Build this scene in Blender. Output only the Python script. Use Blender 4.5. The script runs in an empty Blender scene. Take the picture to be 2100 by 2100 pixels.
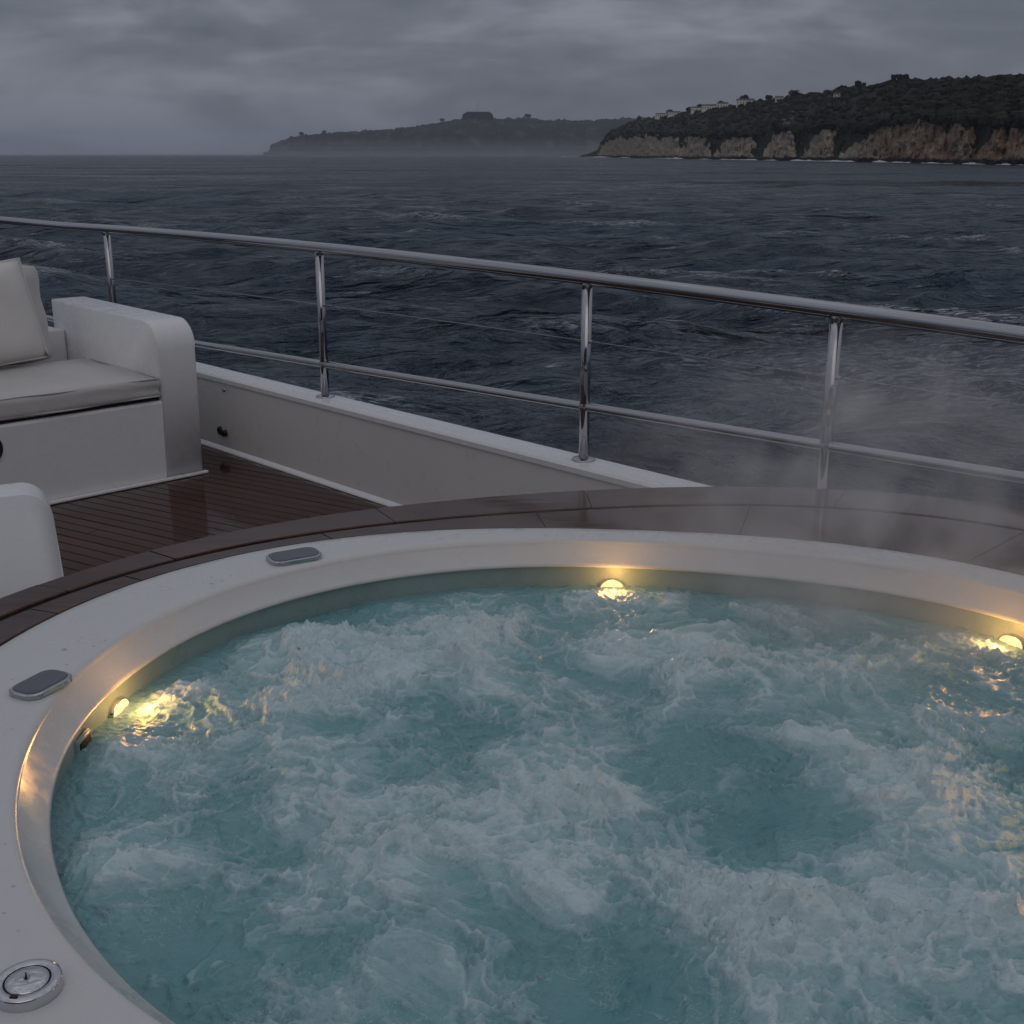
import bpy, bmesh, math, random
import numpy as np
from mathutils import Vector, Matrix
random.seed(7); rng = np.random.default_rng(11)
S = bpy.context.scene; COL = S.collection
R = math.radians

# ------------------------------------------------------------------ camera
F, CZ = 2400.0, 1.44                       # focal length in photo pixels (2100 wide); camera height above the deck
PITCH = math.atan(735.0 / F)
cam = bpy.data.cameras.new('camera'); cam.sensor_width = 36.0; cam.lens = 36.0 * F / 2100.0
cam.clip_start = 0.05; cam.clip_end = 60000.0
camo = bpy.data.objects.new('camera', cam); COL.objects.link(camo)
camo.location = (0, 0, CZ); camo.rotation_euler = (math.pi / 2 - PITCH, 0, 0)
S.camera = camo

# ------------------------------------------------------------------ sky (overcast dusk)
W = bpy.data.worlds.new('World'); S.world = W; W.use_nodes = True
def build_world():
    nt = W.node_tree; N = nt.nodes; L = nt.links; N.clear()
    out = N.new('ShaderNodeOutputWorld'); bg = N.new('ShaderNodeBackground'); bg.inputs['Strength'].default_value = 0.1
    L.new(bg.outputs[0], out.inputs[0])
    sky = N.new('ShaderNodeTexSky'); sky.sky_type = 'NISHITA'; sky.sun_disc = False
    sky.sun_elevation = R(34); sky.sun_rotation = R(186); sky.dust_density = 3.0
    tc = N.new('ShaderNodeTexCoord')
    sep = N.new('ShaderNodeSeparateXYZ'); L.new(tc.outputs['Generated'], sep.inputs[0])
    def math_(op, a, b=None, clamp=False):
        m = N.new('ShaderNodeMath'); m.operation = op; m.use_clamp = clamp
        for i, v in enumerate((a, b)):
            if v is None: continue
            if isinstance(v, (int, float)): m.inputs[i].default_value = v
            else: L.new(v, m.inputs[i])
        return m.outputs[0]
    def noise(scale_xyz, loc, scale, detail, rough, dist=0.0):
        mp = N.new('ShaderNodeMapping'); mp.inputs['Scale'].default_value = scale_xyz; mp.inputs['Location'].default_value = loc
        L.new(tc.outputs['Generated'], mp.inputs[0])
        n = N.new('ShaderNodeTexNoise'); n.inputs['Scale'].default_value = scale; n.inputs['Detail'].default_value = detail
        n.inputs['Roughness'].default_value = rough; n.inputs['Distortion'].default_value = dist
        L.new(mp.outputs[0], n.inputs['Vector']); return n.outputs['Fac']
    big = noise((1.0, 1.0, 3.2), SKY_LOC, 5.0, 5.0, 0.52, 0.5)
    fine = noise((1.0, 1.0, 3.6), (4.0, 2.0, 1.3), 13.0, 5.0, 0.55, 0.4)
    f = math_('ADD', math_('MULTIPLY', big, 0.78), math_('MULTIPLY', fine, 0.22))
    cr = N.new('ShaderNodeValToRGB'); e = cr.color_ramp.elements
    e[0].position = 0.38; e[0].color = (0.090, 0.102, 0.126, 1)
    e[1].position = 0.63; e[1].color = (0.198, 0.212, 0.256, 1)
    m = e.new(0.5); m.color = (0.124, 0.135, 0.168, 1)
    L.new(f, cr.inputs[0])
    # overcast sky: brighter overhead than at the horizon
    up = math_('MAXIMUM', sep.outputs[2], 0.0)
    grad = math_('ADD', math_('MULTIPLY', up, 1.55), 0.98)
    hs = N.new('ShaderNodeHueSaturation'); L.new(cr.outputs[0], hs.inputs['Color'])
    L.new(math_('SUBTRACT', 1.0, math_('MULTIPLY', math_('MULTIPLY', up, 1.3, True), 0.50)), hs.inputs['Saturation'])
    mul = N.new('ShaderNodeVectorMath'); mul.operation = 'SCALE'
    L.new(hs.outputs[0], mul.inputs[0]); L.new(math_('MULTIPLY', grad, 10.0), mul.inputs['Scale'])
    mix = N.new('ShaderNodeMixRGB'); mix.inputs[0].default_value = 0.96
    L.new(sky.outputs[0], mix.inputs[1]); L.new(mul.outputs[0], mix.inputs[2])
    L.new(mix.outputs[0], bg.inputs['Color'])
SKY_LOC = (0.2209, 1.4117, 4.3911)
build_world()
sun = bpy.data.lights.new('sun', 'SUN'); sun.energy = 0.17; sun.angle = R(50); sun.color = (1.0, 0.87, 0.76)
suno = bpy.data.objects.new('sun', sun); COL.objects.link(suno)
suno.rotation_euler = (R(56), 0, R(6))

S.view_settings.view_transform = 'Standard'; S.view_settings.look = 'None'
S.view_settings.exposure = 0.0; S.view_settings.gamma = 1.0; S.view_settings.use_curve_mapping = False
S.render.engine = 'CYCLES'
S.cycles.use_denoising = True
S.cycles.max_bounces = 6; S.cycles.diffuse_bounces = 3; S.cycles.glossy_bounces = 3
S.cycles.volume_bounces = 1; S.cycles.transparent_max_bounces = 8
S.cycles.sample_clamp_indirect = 4.0
S.cycles.volume_step_rate = 2.0; S.cycles.volume_max_steps = 256

# ------------------------------------------------------------------ helpers
def ray(x, y):
    u = (x - 1050) / F; v = (y - 1050) / F
    return np.array([u, math.cos(PITCH) - v * math.sin(PITCH), -math.sin(PITCH) - v * math.cos(PITCH)])
def at_z(x, y, z):
    d = ray(x, y); k = (z - CZ) / d[2]
    return np.array([d[0] * k, d[1] * k, z])

_PERM = np.random.default_rng(5).permutation(4096).astype(np.int64)
_GR = np.random.default_rng(6).uniform(0, 2 * np.pi, 4096)
def perlin(x, y, seed=0):
    x = np.asarray(x, float); y = np.asarray(y, float)
    xi = np.floor(x).astype(np.int64); yi = np.floor(y).astype(np.int64); xf = x - xi; yf = y - yi
    def g(ix, iy, fx, fy):
        h = _PERM[(ix + _PERM[(iy + seed * 131) & 4095]) & 4095]; a = _GR[h]
        return np.cos(a) * fx + np.sin(a) * fy
    u = xf ** 3 * (xf * (xf * 6 - 15) + 10); v = yf ** 3 * (yf * (yf * 6 - 15) + 10)
    a = g(xi, yi, xf, yf); b = g(xi + 1, yi, xf - 1, yf); c = g(xi, yi + 1, xf, yf - 1); d = g(xi + 1, yi + 1, xf - 1, yf - 1)
    return 1.5 * ((a * (1 - u) + b * u) * (1 - v) + (c * (1 - u) + d * u) * v)
def fbm(x, y, octs=4, seed=0, gain=0.5, lac=2.03):
    s = 0; a = 1.0; n = 0
    for i in range(octs):
        s = s + a * perlin(x, y, seed + i * 7); n += a; a *= gain; x = x * lac + 3.1; y = y * lac - 1.7
    return s / n
def ridged(x, y, octs=3, seed=0, gain=0.5):
    s = 0; a = 1.0; n = 0
    for i in range(octs):
        s = s + a * (1 - np.abs(perlin(x, y, seed + i * 5))); n += a; a *= gain; x = x * 2.07 + 5.2; y = y * 2.07 + 1.9
    return s / n
def sstep(a, b, x):
    t = np.clip((x - a) / (b - a), 0, 1); return t * t * (3 - 2 * t)

def link(name, me, mat=None, parent=None, loc=(0, 0, 0), smooth=False):
    me.polygons.foreach_set('use_smooth', [bool(smooth)] * len(me.polygons))
    o = bpy.data.objects.new(name, me); COL.objects.link(o)
    if mat is not None and len(me.materials) == 0: me.materials.append(mat)
    o.location = loc
    if parent is not None: o.parent = parent
    return o
def mesh_np(name, co, quads, tris=None):
    me = bpy.data.meshes.new(name); co = np.ascontiguousarray(co, dtype=np.float32)
    quads = np.asarray(quads, np.int32).reshape(-1, 4)
    tris = np.zeros((0, 3), np.int32) if tris is None else np.asarray(tris, np.int32).reshape(-1, 3)
    me.vertices.add(len(co)); me.vertices.foreach_set('co', co.ravel())
    me.loops.add(quads.size + tris.size)
    me.loops.foreach_set('vertex_index', np.concatenate([quads.ravel(), tris.ravel()]))
    nq, nt = len(quads), len(tris); me.polygons.add(nq + nt)
    me.polygons.foreach_set('loop_start', np.concatenate([np.arange(nq) * 4, nq * 4 + np.arange(nt) * 3]).astype(np.int32))
    me.update(calc_edges=True); me.validate(); return me
def grid_quads(nr, nc, wrap=False):
    i = np.arange(nr - 1)[:, None]; j = np.arange(nc if wrap else nc - 1)[None, :]; j2 = (j + 1) % nc
    return np.stack([i * nc + j, i * nc + j2, (i + 1) * nc + j2, (i + 1) * nc + j], -1).reshape(-1, 4)
def attr(me, name, v):
    a = me.attributes.new(name, 'FLOAT', 'POINT'); a.data.foreach_set('value', np.ascontiguousarray(v, np.float32).ravel())
def bm_obj(name, bm, mat, parent=None, smooth=False, loc=(0, 0, 0)):
    me = bpy.data.meshes.new(name); bmesh.ops.recalc_face_normals(bm, faces=bm.faces); bm.to_mesh(me); bm.free()
    return link(name, me, mat, parent, loc, smooth)
def box_bm(x0, x1, y0, y1, z0, z1, bev=0.0, seg=3):
    bm = bmesh.new(); bmesh.ops.create_cube(bm, size=1.0)
    for v in bm.verts:
        v.co = Vector(((x0 + x1) / 2 + v.co.x * (x1 - x0), (y0 + y1) / 2 + v.co.y * (y1 - y0), (z0 + z1) / 2 + v.co.z * (z1 - z0)))
    if bev: bmesh.ops.bevel(bm, geom=bm.edges[:], offset=bev, segments=seg, profile=0.5, affect='EDGES')
    return bm
def prism_bm(poly, x0, x1, bev=0.0, seg=3):
    """(y, z) outline extruded along x"""
    bm = bmesh.new(); a = [bm.verts.new((x0, p[0], p[1])) for p in poly]; b = [bm.verts.new((x1, p[0], p[1])) for p in poly]
    n = len(poly); fa = bm.faces.new(a); fb = bm.faces.new(b[::-1])
    for i in range(n): bm.faces.new((a[i], b[i], b[(i + 1) % n], a[(i + 1) % n]))
    if bev:
        ed = list(fa.edges) + list(fb.edges)
        bmesh.ops.bevel(bm, geom=ed, offset=bev, segments=seg, profile=0.5, affect='EDGES')
    return bm
def tube_mesh(name, pts, r, seg=16, cap=True):
    pts = [Vector(p) for p in pts]; n = len(pts); co = []
    up = Vector((0, 0, 1))
    for i, p in enumerate(pts):
        t = (pts[min(i + 1, n - 1)] - pts[max(i - 1, 0)]).normalized()
        a = up if abs(t.z) < 0.9 else Vector((1, 0, 0))
        s = t.cross(a).normalized(); q = s.cross(t)
        rr = r[i] if isinstance(r, (list, tuple)) else r
        for k in range(seg):
            th = 2 * math.pi * k / seg; co.append(p + s * math.cos(th) * rr + q * math.sin(th) * rr)
    quads = grid_quads(n, seg, True); co = np.array([tuple(c) for c in co])
    tris = []
    if cap:
        co = np.vstack([co, [tuple(pts[0])], [tuple(pts[-1])]]); c0 = n * seg
        for k in range(seg):
            tris.append((c0, (k + 1) % seg, k)); tris.append((c0 + 1, (n - 1) * seg + k, (n - 1) * seg + (k + 1) % seg))
    return mesh_np(name, co, quads, tris if cap else None)
def lathe_mesh(name, prof, seg=32):
    """(r, z) profile turned about z; closes at r=0 ends"""
    co = []
    for r, z in prof:
        for k in range(seg):
            th = 2 * math.pi * k / seg; co.append((max(r, 1e-5) * math.cos(th), max(r, 1e-5) * math.sin(th), z))
    return mesh_np(name, np.array(co), grid_quads(len(prof), seg, True))
def tag(o, label=None, cat=None, group=None, kind=None):
    for k, v in (('label', label), ('category', cat), ('group', group), ('kind', kind)):
        if v: o[k] = v
    return o
def empty(name, loc, rz=0.0):
    o = bpy.data.objects.new(name, None); COL.objects.link(o); o.location = loc; o.rotation_euler = (0, 0, rz)
    o.empty_display_size = 0.1; return o

# ------------------------------------------------------------------ materials
class MT:
    def __init__(s, name):
        s.m = bpy.data.materials.new(name); s.m.use_nodes = True; s.nt = s.m.node_tree; s.N = s.nt.nodes; s.L = s.nt.links
        s.b = s.N['Principled BSDF']; s.out = s.N['Material Output']
    def set(s, **k):
        for n, v in k.items():
            i = s.b.inputs[n.replace('_', ' ')]
            if hasattr(v, 'is_output') or isinstance(v, bpy.types.NodeSocket): s.L.new(v, i)
            else: i.default_value = v
        return s
    def coord(s, kind='Object', scale=(1, 1, 1), rot=(0, 0, 0)):
        tc = s.N.new('ShaderNodeTexCoord'); mp = s.N.new('ShaderNodeMapping'); mp.inputs['Scale'].default_value = scale
        mp.inputs['Rotation'].default_value = rot
        s.L.new(tc.outputs[kind], mp.inputs[0]); return mp.outputs[0]
    def noise(s, vec, scale, detail=4, rough=0.5, dist=0.0):
        n = s.N.new('ShaderNodeTexNoise'); s.L.new(vec, n.inputs['Vector']); n.inputs['Scale'].default_value = scale
        n.inputs['Detail'].default_value = detail; n.inputs['Roughness'].default_value = rough; n.inputs['Distortion'].default_value = dist
        return n.outputs['Fac']
    def ramp(s, fac, stops):
        r = s.N.new('ShaderNodeValToRGB'); e = r.color_ramp.elements
        while len(e) < len(stops): e.new(0.5)
        for i, (p, c) in enumerate(stops):
            e[i].position = p; e[i].color = (*c, 1) if len(c) == 3 else c
        s.L.new(fac, r.inputs[0]); return r.outputs[0]
    def math(s, op, a, b=None, c=None, clamp=False):
        m = s.N.new('ShaderNodeMath'); m.operation = op; m.use_clamp = clamp
        for i, v in enumerate((a, b, c)):
            if v is None: continue
            if isinstance(v, (int, float)): m.inputs[i].default_value = v
            else: s.L.new(v, m.inputs[i])
        return m.outputs[0]
    def mix(s, fac, a, b):
        m = s.N.new('ShaderNodeMixRGB')
        for i, v in enumerate((fac, a, b)):
            if isinstance(v, (int, float)): m.inputs[i].default_value = v
            elif isinstance(v, tuple): m.inputs[i].default_value = (*v, 1) if len(v) == 3 else v
            else: s.L.new(v, m.inputs[i])
        return m.outputs[0]
    def attr(s, name):
        a = s.N.new('ShaderNodeAttribute'); a.attribute_name = name; return a.outputs['Fac']
    def bump(s, h, strength=0.3, dist=0.01, normal=None):
        b = s.N.new('ShaderNodeBump'); b.inputs['Strength'].default_value = strength; b.inputs['Distance'].default_value = dist
        s.L.new(h, b.inputs['Height'])
        if normal is not None: s.L.new(normal, b.inputs['Normal'])
        s.L.new(b.outputs[0], s.b.inputs['Normal']); return b.outputs[0]

def mat_gelcoat(name, base, rough=0.28, dirt=0.04):
    t = MT(name); v = t.coord('Object')
    n = t.noise(v, 2.3, 5, 0.6); n2 = t.noise(v, 14.0, 4, 0.6)
    c = t.mix(t.ramp(t.math('ADD', t.math('MULTIPLY', n, 0.65), t.math('MULTIPLY', n2, 0.35)), [(0.35, (0, 0, 0)), (0.7, (1, 1, 1))]),
              tuple(x * (1 - dirt) for x in base), base)
    t.set(Base_Color=c, Roughness=t.ramp(n2, [(0.3, (rough * .7,) * 3), (0.7, (rough * 1.3,) * 3)]), IOR=1.48)
    return t.m
M = {}
M['gelcoat'] = mat_gelcoat('white gelcoat', (0.80, 0.80, 0.81))
def mat_rim():
    t = MT('rim acrylic'); v = t.coord('Object')
    n = t.noise(v, 3.0, 5, 0.6, 0.5); n2 = t.noise(v, 17.0, 5, 0.65, 0.4); d = t.noise(v, 120.0, 2, 0.5)
    wet = t.ramp(t.math('ADD', t.math('MULTIPLY', n, 0.6), t.math('MULTIPLY', n2, 0.4)), [(0.44, (1, 1, 1)), (0.56, (0, 0, 0))])
    t.set(Base_Color=t.mix(n2, (0.62, 0.62, 0.615), (0.67, 0.67, 0.67)), Roughness=t.mix(wet, (0.40,) * 3, (0.16,) * 3), IOR=1.46)
    t.bump(n, 0.03, 0.003); return t.m
M['rim'] = mat_rim()
M['tubwall'] = mat_gelcoat('tub wall with water light tint', (0.31, 0.42, 0.41), 0.3, 0.2)  # white wall; turquoise light from the water is put into its colour
M['paint'] = mat_gelcoat('bulwark paint', (0.66, 0.64, 0.62), 0.34, 0.05)
def mat_chrome(name, col=(0.72, 0.72, 0.74), rough=0.07):
    t = MT(name); v = t.coord('Object')
    t.set(Base_Color=(*col, 1), Metallic=1.0, Roughness=t.ramp(t.math('ADD', t.math('MULTIPLY', t.noise(v, 9.0, 4, 0.6), 0.6), t.math('MULTIPLY', t.noise(v, 90.0, 3, 0.6), 0.4)), [(0.44, (rough,) * 3), (0.62, (rough * 5.0,) * 3)])); return t.m
M['steel'] = mat_chrome('polished steel', (0.44, 0.44, 0.46), 0.03)
M['chrome'] = mat_chrome('chrome', (0.62, 0.62, 0.64), 0.03)
M['wire'] = mat_chrome('wire steel', (0.35, 0.35, 0.37), 0.3)
def mat_plain(name, col, rough=0.5, metal=0.0, bump=0.0):
    t = MT(name); v = t.coord('Object'); n = t.noise(v, 18.0, 4)
    t.set(Base_Color=t.mix(n, tuple(x * .8 for x in col), tuple(min(1, x * 1.15) for x in col)), Roughness=rough, Metallic=metal)
    if bump: t.bump(t.noise(v, 160.0, 3), bump, 0.002)
    return t.m
M['black'] = mat_plain('black rubber', (0.008, 0.008, 0.009), 0.5)
M['pad'] = mat_plain('grey anti slip pad', (0.13, 0.135, 0.16), 0.42, 0, 0.3)
M['hole'] = mat_plain('dark speaker cone', (0.006, 0.006, 0.007), 0.7)
def mat_leather(name, base):
    t = MT(name); v = t.coord('Object')
    vo = t.N.new('ShaderNodeTexVoronoi'); vo.inputs['Scale'].default_value = 260.0; t.L.new(v, vo.inputs['Vector'])
    big = t.noise(v, 5.0, 4, 0.55, 0.6)
    t.set(Base_Color=t.mix(big, tuple(x * .86 for x in base), base), Roughness=0.42, IOR=1.45)
    b1 = t.bump(vo.outputs['Distance'], 0.10, 0.002)
    t.bump(big, 0.30, 0.03, b1); return t.m
M['leather'] = mat_leather('pale grey leather', (0.60, 0.58, 0.56))
M['pillow'] = mat_leather('ivory leather', (0.72, 0.69, 0.66))
def mat_teak(name, dark, light, rough, rotz=0.0, wet=True):
    t = MT(name); v = t.coord('Object', (2.2, 40.0, 40.0), (0, 0, rotz))
    tc = t.N.new('ShaderNodeObjectInfo')
    n = t.noise(v, 1.0, 6, 0.6, 1.2)
    c = t.mix(t.ramp(n, [(0.3, (0, 0, 0)), (0.7, (1, 1, 1))]), dark, light)
    c = t.mix(t.math('MULTIPLY', tc.outputs['Random'], 0.55), c, tuple(x * .55 for x in dark))
    w = t.noise(t.coord('Object', (1, 1, 1)), 7.0, 5, 0.65, 0.8)
    t.set(Base_Color=c, Roughness=t.ramp(w, [(0.38, (rough,) * 3), (0.68, (rough * 3.2,) * 3)]), IOR=1.38)
    b1 = t.bump(n, 0.12, 0.0015)
    t.bump(t.noise(t.coord('Object', (1, 1, 1)), 6.0, 2), 0.05, 0.008, b1); return t.m
M['teak'] = mat_teak('wet teak', (0.034, 0.011, 0.007), (0.092, 0.034, 0.021), 0.05)
M['varnish'] = mat_teak('varnished teak', (0.040, 0.015, 0.009), (0.110, 0.046, 0.028), 0.03)

# ------------------------------------------------------------------ deck, hull and bulwark
OUT = np.array([0.72, 0.694]); ALONG = np.array([0.694, -0.72])       # outboard normal, direction along the bulwark towards the right
def bpt(s, off, z): p = OUT * off + ALONG * s; return (p[0], p[1], z)   # s along the bulwark, off outboard

def extrude_along(name, prof, s0, s1, n, mat, parent=None, smooth=False, bev=0.0):
    """prof: (off, z) closed outline swept along the bulwark"""
    ss = np.linspace(s0, s1, n); m = len(prof)
    co = [bpt(s, o, z) for s in ss for o, z in prof]
    q = grid_quads(n, m, True)
    bm = bmesh.new(); vs = [bm.verts.new(c) for c in co]
    for f in q: bm.faces.new([vs[i] for i in f])
    bm.faces.new(vs[:m]); bm.faces.new(vs[-m:][::-1])
    return bm_obj(name, bm, mat, parent, smooth)

S0, S1 = -9.0, 4.5
hull = extrude_along('hull', [(2.99, -0.06), (3.06, -0.06), (3.02, -2.0), (2.85, -6.2), (2.78, -6.2), (2.96, -2.0)], S0, S1, 4, M['gelcoat'])
tag(hull, kind='structure')

deck_base = bm_obj('deck', (lambda bm: bm)(box_bm(-6.5, 6.5, -5.0, 9.0, -0.10, -0.012)), M['black']); 
# trim the deck sheet to the hull line
def trim_deck():
    bm = bmesh.new(); bm.from_mesh(deck_base.data)
    n = Vector((OUT[0], OUT[1], 0))
    bmesh.ops.bisect_plane(bm, geom=bm.verts[:] + bm.edges[:] + bm.faces[:], plane_co=n * 2.985, plane_no=n, clear_outer=True)
    e = [x for x in bm.edges if x.is_boundary]; bmesh.ops.holes_fill(bm, edges=e)
    bm.to_mesh(deck_base.data); bm.free()
trim_deck(); tag(deck_base, kind='structure')
# teak planks, each its own board
PD = np.array([-0.862, 0.507]); PN = np.array([0.507, 0.862])
PW = 0.062
def planks():
    n = Vector((OUT[0], OUT[1], 0))
    k = 0
    for i in range(-14, 110):
        c = i * PW - 0.0; cuts = sorted(random.uniform(-0.6, 6.0) for _ in range(2))
        segs = [(-1.2, cuts[0]), (cuts[0], cuts[1]), (cuts[1], 7.5)]
        if i < 24: segs = [(-1.2, 7.5)]
        for a, b in segs:
            if b - a < 0.3: continue
            bm = box_bm(a + 0.0015, b - 0.0015, -PW / 2 + 0.0028, PW / 2 - 0.0028, -0.0115, 0.0 + random.uniform(-0.0006, 0.0004), 0.0012, 1)
            ang = math.atan2(PD[1], PD[0]); Mx = Matrix.Translation((PN[0] * c, PN[1] * c, 0)) @ Matrix.Rotation(ang, 4, 'Z')
            bm.transform(Mx)
            bmesh.ops.bisect_plane(bm, geom=bm.verts[:] + bm.edges[:] + bm.faces[:], plane_co=n * 2.94, plane_no=n, clear_outer=True)
            if len(bm.verts) < 4: bm.free(); continue
            e = [x for x in bm.edges if x.is_boundary]
            if e: bmesh.ops.holes_fill(bm, edges=e)
            bm.transform(Mx.inverted())
            # keep only boards that come near the open deck
            o = bm_obj('plank', bm, M['teak'], deck_base); o.matrix_world = Mx
planks()

bul = empty('bulwark', bpt(-2.0, 3.0, 0)); tag(bul, 'white painted bulwark wall along the deck edge below the steel railing', 'bulwark')
bul_l = Vector(bul.location)
def under(o, p):
    o.parent = p; o.matrix_parent_inverse = p.matrix_world.inverted() if False else Matrix.Translation(-Vector(p.location)); return o
wallp = [(2.955, -0.002), (2.955, 0.352), (3.07, 0.352), (3.055, -0.06), (2.99, -0.06)]
under(extrude_along('wall_panel', wallp, S0, S1, 30, M['paint']), bul)
capp = [(2.946, 0.3535), (2.944, 0.374), (2.952, 0.383), (3.078, 0.383), (3.088, 0.374), (3.086, 0.3535)]
under(extrude_along('cap', capp, S0, S1, 30, M['gelcoat']), bul)
under(extrude_along('base_trim', [(2.953, 0.0015), (2.935, 0.0015), (2.937, 0.008), (2.953, 0.022)], S0, S1, 10, M['gelcoat']), bul)
def face_fit(name, px, prof, mat):
    d = ray(*px); n3 = np.array([OUT[0], OUT[1], 0]); k = 2.955 / (d @ n3); p = d * k + [0, 0, CZ]
    me = lathe_mesh(name, prof, 20); o = link(name, me, mat, None, smooth=True)
    o.matrix_world = Matrix.Translation(Vector(p)) @ Vector((-OUT[0], -OUT[1], 0)).to_track_quat('Z', 'Y').to_matrix().to_4x4()
    mw = o.matrix_world.copy(); o.parent = bul; o.matrix_parent_inverse = Matrix.Translation(-bul_l); return o
face_fit('snap_stud', (460, 799), [(0.0, 0.009), (0.008, 0.009), (0.012, 0.005), (0.013, 0.0)], M['steel'])
f1 = face_fit('drain_socket', (452, 883), [(0.0, 0.004), (0.011, 0.004), (0.012, 0.010), (0.02, 0.008), (0.024, 0.0)], M['black'])
face_fit('drain_socket', (463, 888), [(0.0, 0.003), (0.009, 0.003), (0.010, 0.02), (0.016, 0.018), (0.018, 0.0)], M['black'])

# ------------------------------------------------------------------ guard rail
rail = empty('guard_rail', bpt(-1.5, 3.03, 0.38)); tag(rail, 'polished steel guard railing on top of the white bulwark', 'railing')
rl = Matrix.Translation(-Vector(rail.location))
def rpt(px, off=3.03):
    d = ray(*px); k = off / (d[0] * OUT[0] + d[1] * OUT[1]); return d * k + [0, 0, CZ]
def s_of(p): return p[0] * ALONG[0] + p[1] * ALONG[1]
top_px = [(0, 455), (217, 474), (600, 504), (900, 530), (1202, 566), (1400, 594), (1714, 640), (2100, 691)]
mid_px = [(391, 706), (662, 746), (930, 787), (1196, 830), (1400, 864), (1697, 916), (2100, 988)]
def zfit(pxs, deg):
    P = np.array([rpt(p) for p in pxs]); s = P[:, 0] * ALONG[0] + P[:, 1] * ALONG[1]
    return np.polyfit(s, P[:, 2], deg)
zt = zfit(top_px, 2); zm = zfit(mid_px, 1)
def ztop(s): return float(np.polyval(zt, np.clip(s, -7, 0.6)))
def zmid(s): return float(np.polyval(zm, np.clip(s, -7, 1.2)))
def rail_tube(name, zf, r, s0=S0, s1=3.2, n=60):
    o = link(name, tube_mesh(name, [bpt(s, 3.03, zf(s)) for s in np.linspace(s0, s1, n)], r, 20), M['steel'], smooth=True)
    o.parent = rail; o.matrix_parent_inverse = rl; return o
rail_tube('top_rail', ztop, 0.0235)
rail_tube('middle_rail', zmid, 0.0165)
wire_z = lambda s: zmid(s) + (ztop(s) - zmid(s)) * 0.52
rail_tube('wire', wire_z, 0.0013)
posts = [s_of(rpt((219, 482))), s_of(rpt((660, 640))), s_of(rpt((1202, 700))), s_of(rpt((1712, 700)))]
posts = [posts[0] - 2.3] + posts + [posts[-1] + 1.0]
def post(s):
    p0 = Vector(bpt(s, 3.028, 0.383)); p1 = Vector(bpt(s, 3.03, ztop(s) - 0.012))
    o = link('post', tube_mesh('post', [p0 - p0, (p1 - p0) * 0.5, p1 - p0], 0.0188, 20), M['steel'], smooth=True); o.location = p0
    o.parent = rail; o.matrix_parent_inverse = rl
    b = link('base_plate', lathe_mesh('base_plate', [(0, 0.010), (0.024, 0.010), (0.030, 0.0075), (0.041, 0.006), (0.044, 0.003), (0.044, -0.001)], 28), M['steel'], o, smooth=True)
    c = link('collar', lathe_mesh('collar', [(0.0188, -0.012), (0.0203, -0.006), (0.0208, 0.0), (0.0203, 0.006), (0.0188, 0.012)], 24), M['steel'], o, smooth=True)
    c.location = (0, 0, zmid(s) - 0.383)
    w_ = link('weld', lathe_mesh('weld', [(0.0188, -0.012), (0.0215, -0.004), (0.0225, 0.002)], 24), M['steel'], o, smooth=True); w_.location = (0, 0, ztop(s) - 0.022 - 0.383)
    e = link('wire_eye', lathe_mesh('wire_eye', [(0.0, 0.03), (0.006, 0.03), (0.006, 0.0)], 12), M['wire'], o, smooth=True)
    e.location = (0, 0, wire_z(s) - 0.383); e.rotation_euler = Vector((ALONG[0], ALONG[1], 0)).to_track_quat('Z', 'Y').to_euler()
    return o
for s in posts: post(s)

# the deckhouse behind the viewer, seen only as the dark band mirrored in the steel and the wet wood
dh = bm_obj('deckhouse', box_bm(-5.5, 3.2, -4.4, -2.6, 0.002, 2.75, 0.04, 2), M['gelcoat']); tag(dh, kind='structure')
M['tint'] = (lambda t: (t.set(Base_Color=(0.006, 0.007, 0.009, 1), Roughness=0.06), t.m)[1])(MT('tinted glass'))
for k in range(6): bm_obj('window', box_bm(-5.3 + k * 1.4, -5.3 + k * 1.4 + 1.33, -2.599, -2.575, 0.35, 2.45, 0.01, 2), M['tint'], dh)

# ------------------------------------------------------------------ hot tub
ZR = 0.58; K = (CZ - ZR)
CX, CY = 0.26, 1.70
def ring_fit(px, extra, order=4):
    """radius round the tub's centre as a smooth function of the angle"""
    P = [at_z(x, y, ZR)[:2] for x, y in px] + [np.array(e) * K for e in extra]
    P = np.array(P) - [CX, CY]; th = np.arctan2(P[:, 1], P[:, 0]); r = np.hypot(P[:, 0], P[:, 1])
    A = lambda t: np.stack([np.ones_like(t)] + [f(k * t) for k in range(1, order + 1) for f in (np.cos, np.sin)], 1)
    reg = 0.02 * np.diag([0] + [k ** 2 for k in range(1, order + 1) for _ in (0, 1)])
    a = A(th); c = np.linalg.solve(a.T @ a + reg, a.T @ r)
    return lambda t: A(np.asarray(t, float)) @ c
lip_px = [(33,1599),(65,1523),(109,1451),(163,1385),(217,1335),(290,1291),(380,1239),(507,1193),(616,1166),(712,1146),(973,1116),(1180,1109),(1400,1115),(1507,1124),(1693,1145),(1880,1172),(2100,1214),(29,1645),(33,1703),(47,1754),(72,1815),(109,1870),(170,1949),(264,2029),(351,2100)]
lip_ex = [(1.34,2.42),(1.40,2.1),(1.32,1.72),(1.08,1.36),(0.76,1.12),(0.4,1.01),(0.05,0.99),(-0.2,1.05)]
out_px = [(0,1331),(72,1284),(159,1237),(312,1179),(435,1148),(580,1125),(712,1109),(931,1091),(1180,1082),(1400,1087),(1507,1097),(1652,1114),(1838,1139),(2100,1178)]
out_ex = [(1.44,2.52),(1.56,2.1),(1.50,1.6),(1.25,1.16),(0.9,0.86),(0.45,0.74),(0.0,0.72),(-0.45,0.86),(-0.8,1.16),(-1.02,1.55),(-1.1,1.95)]
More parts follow.
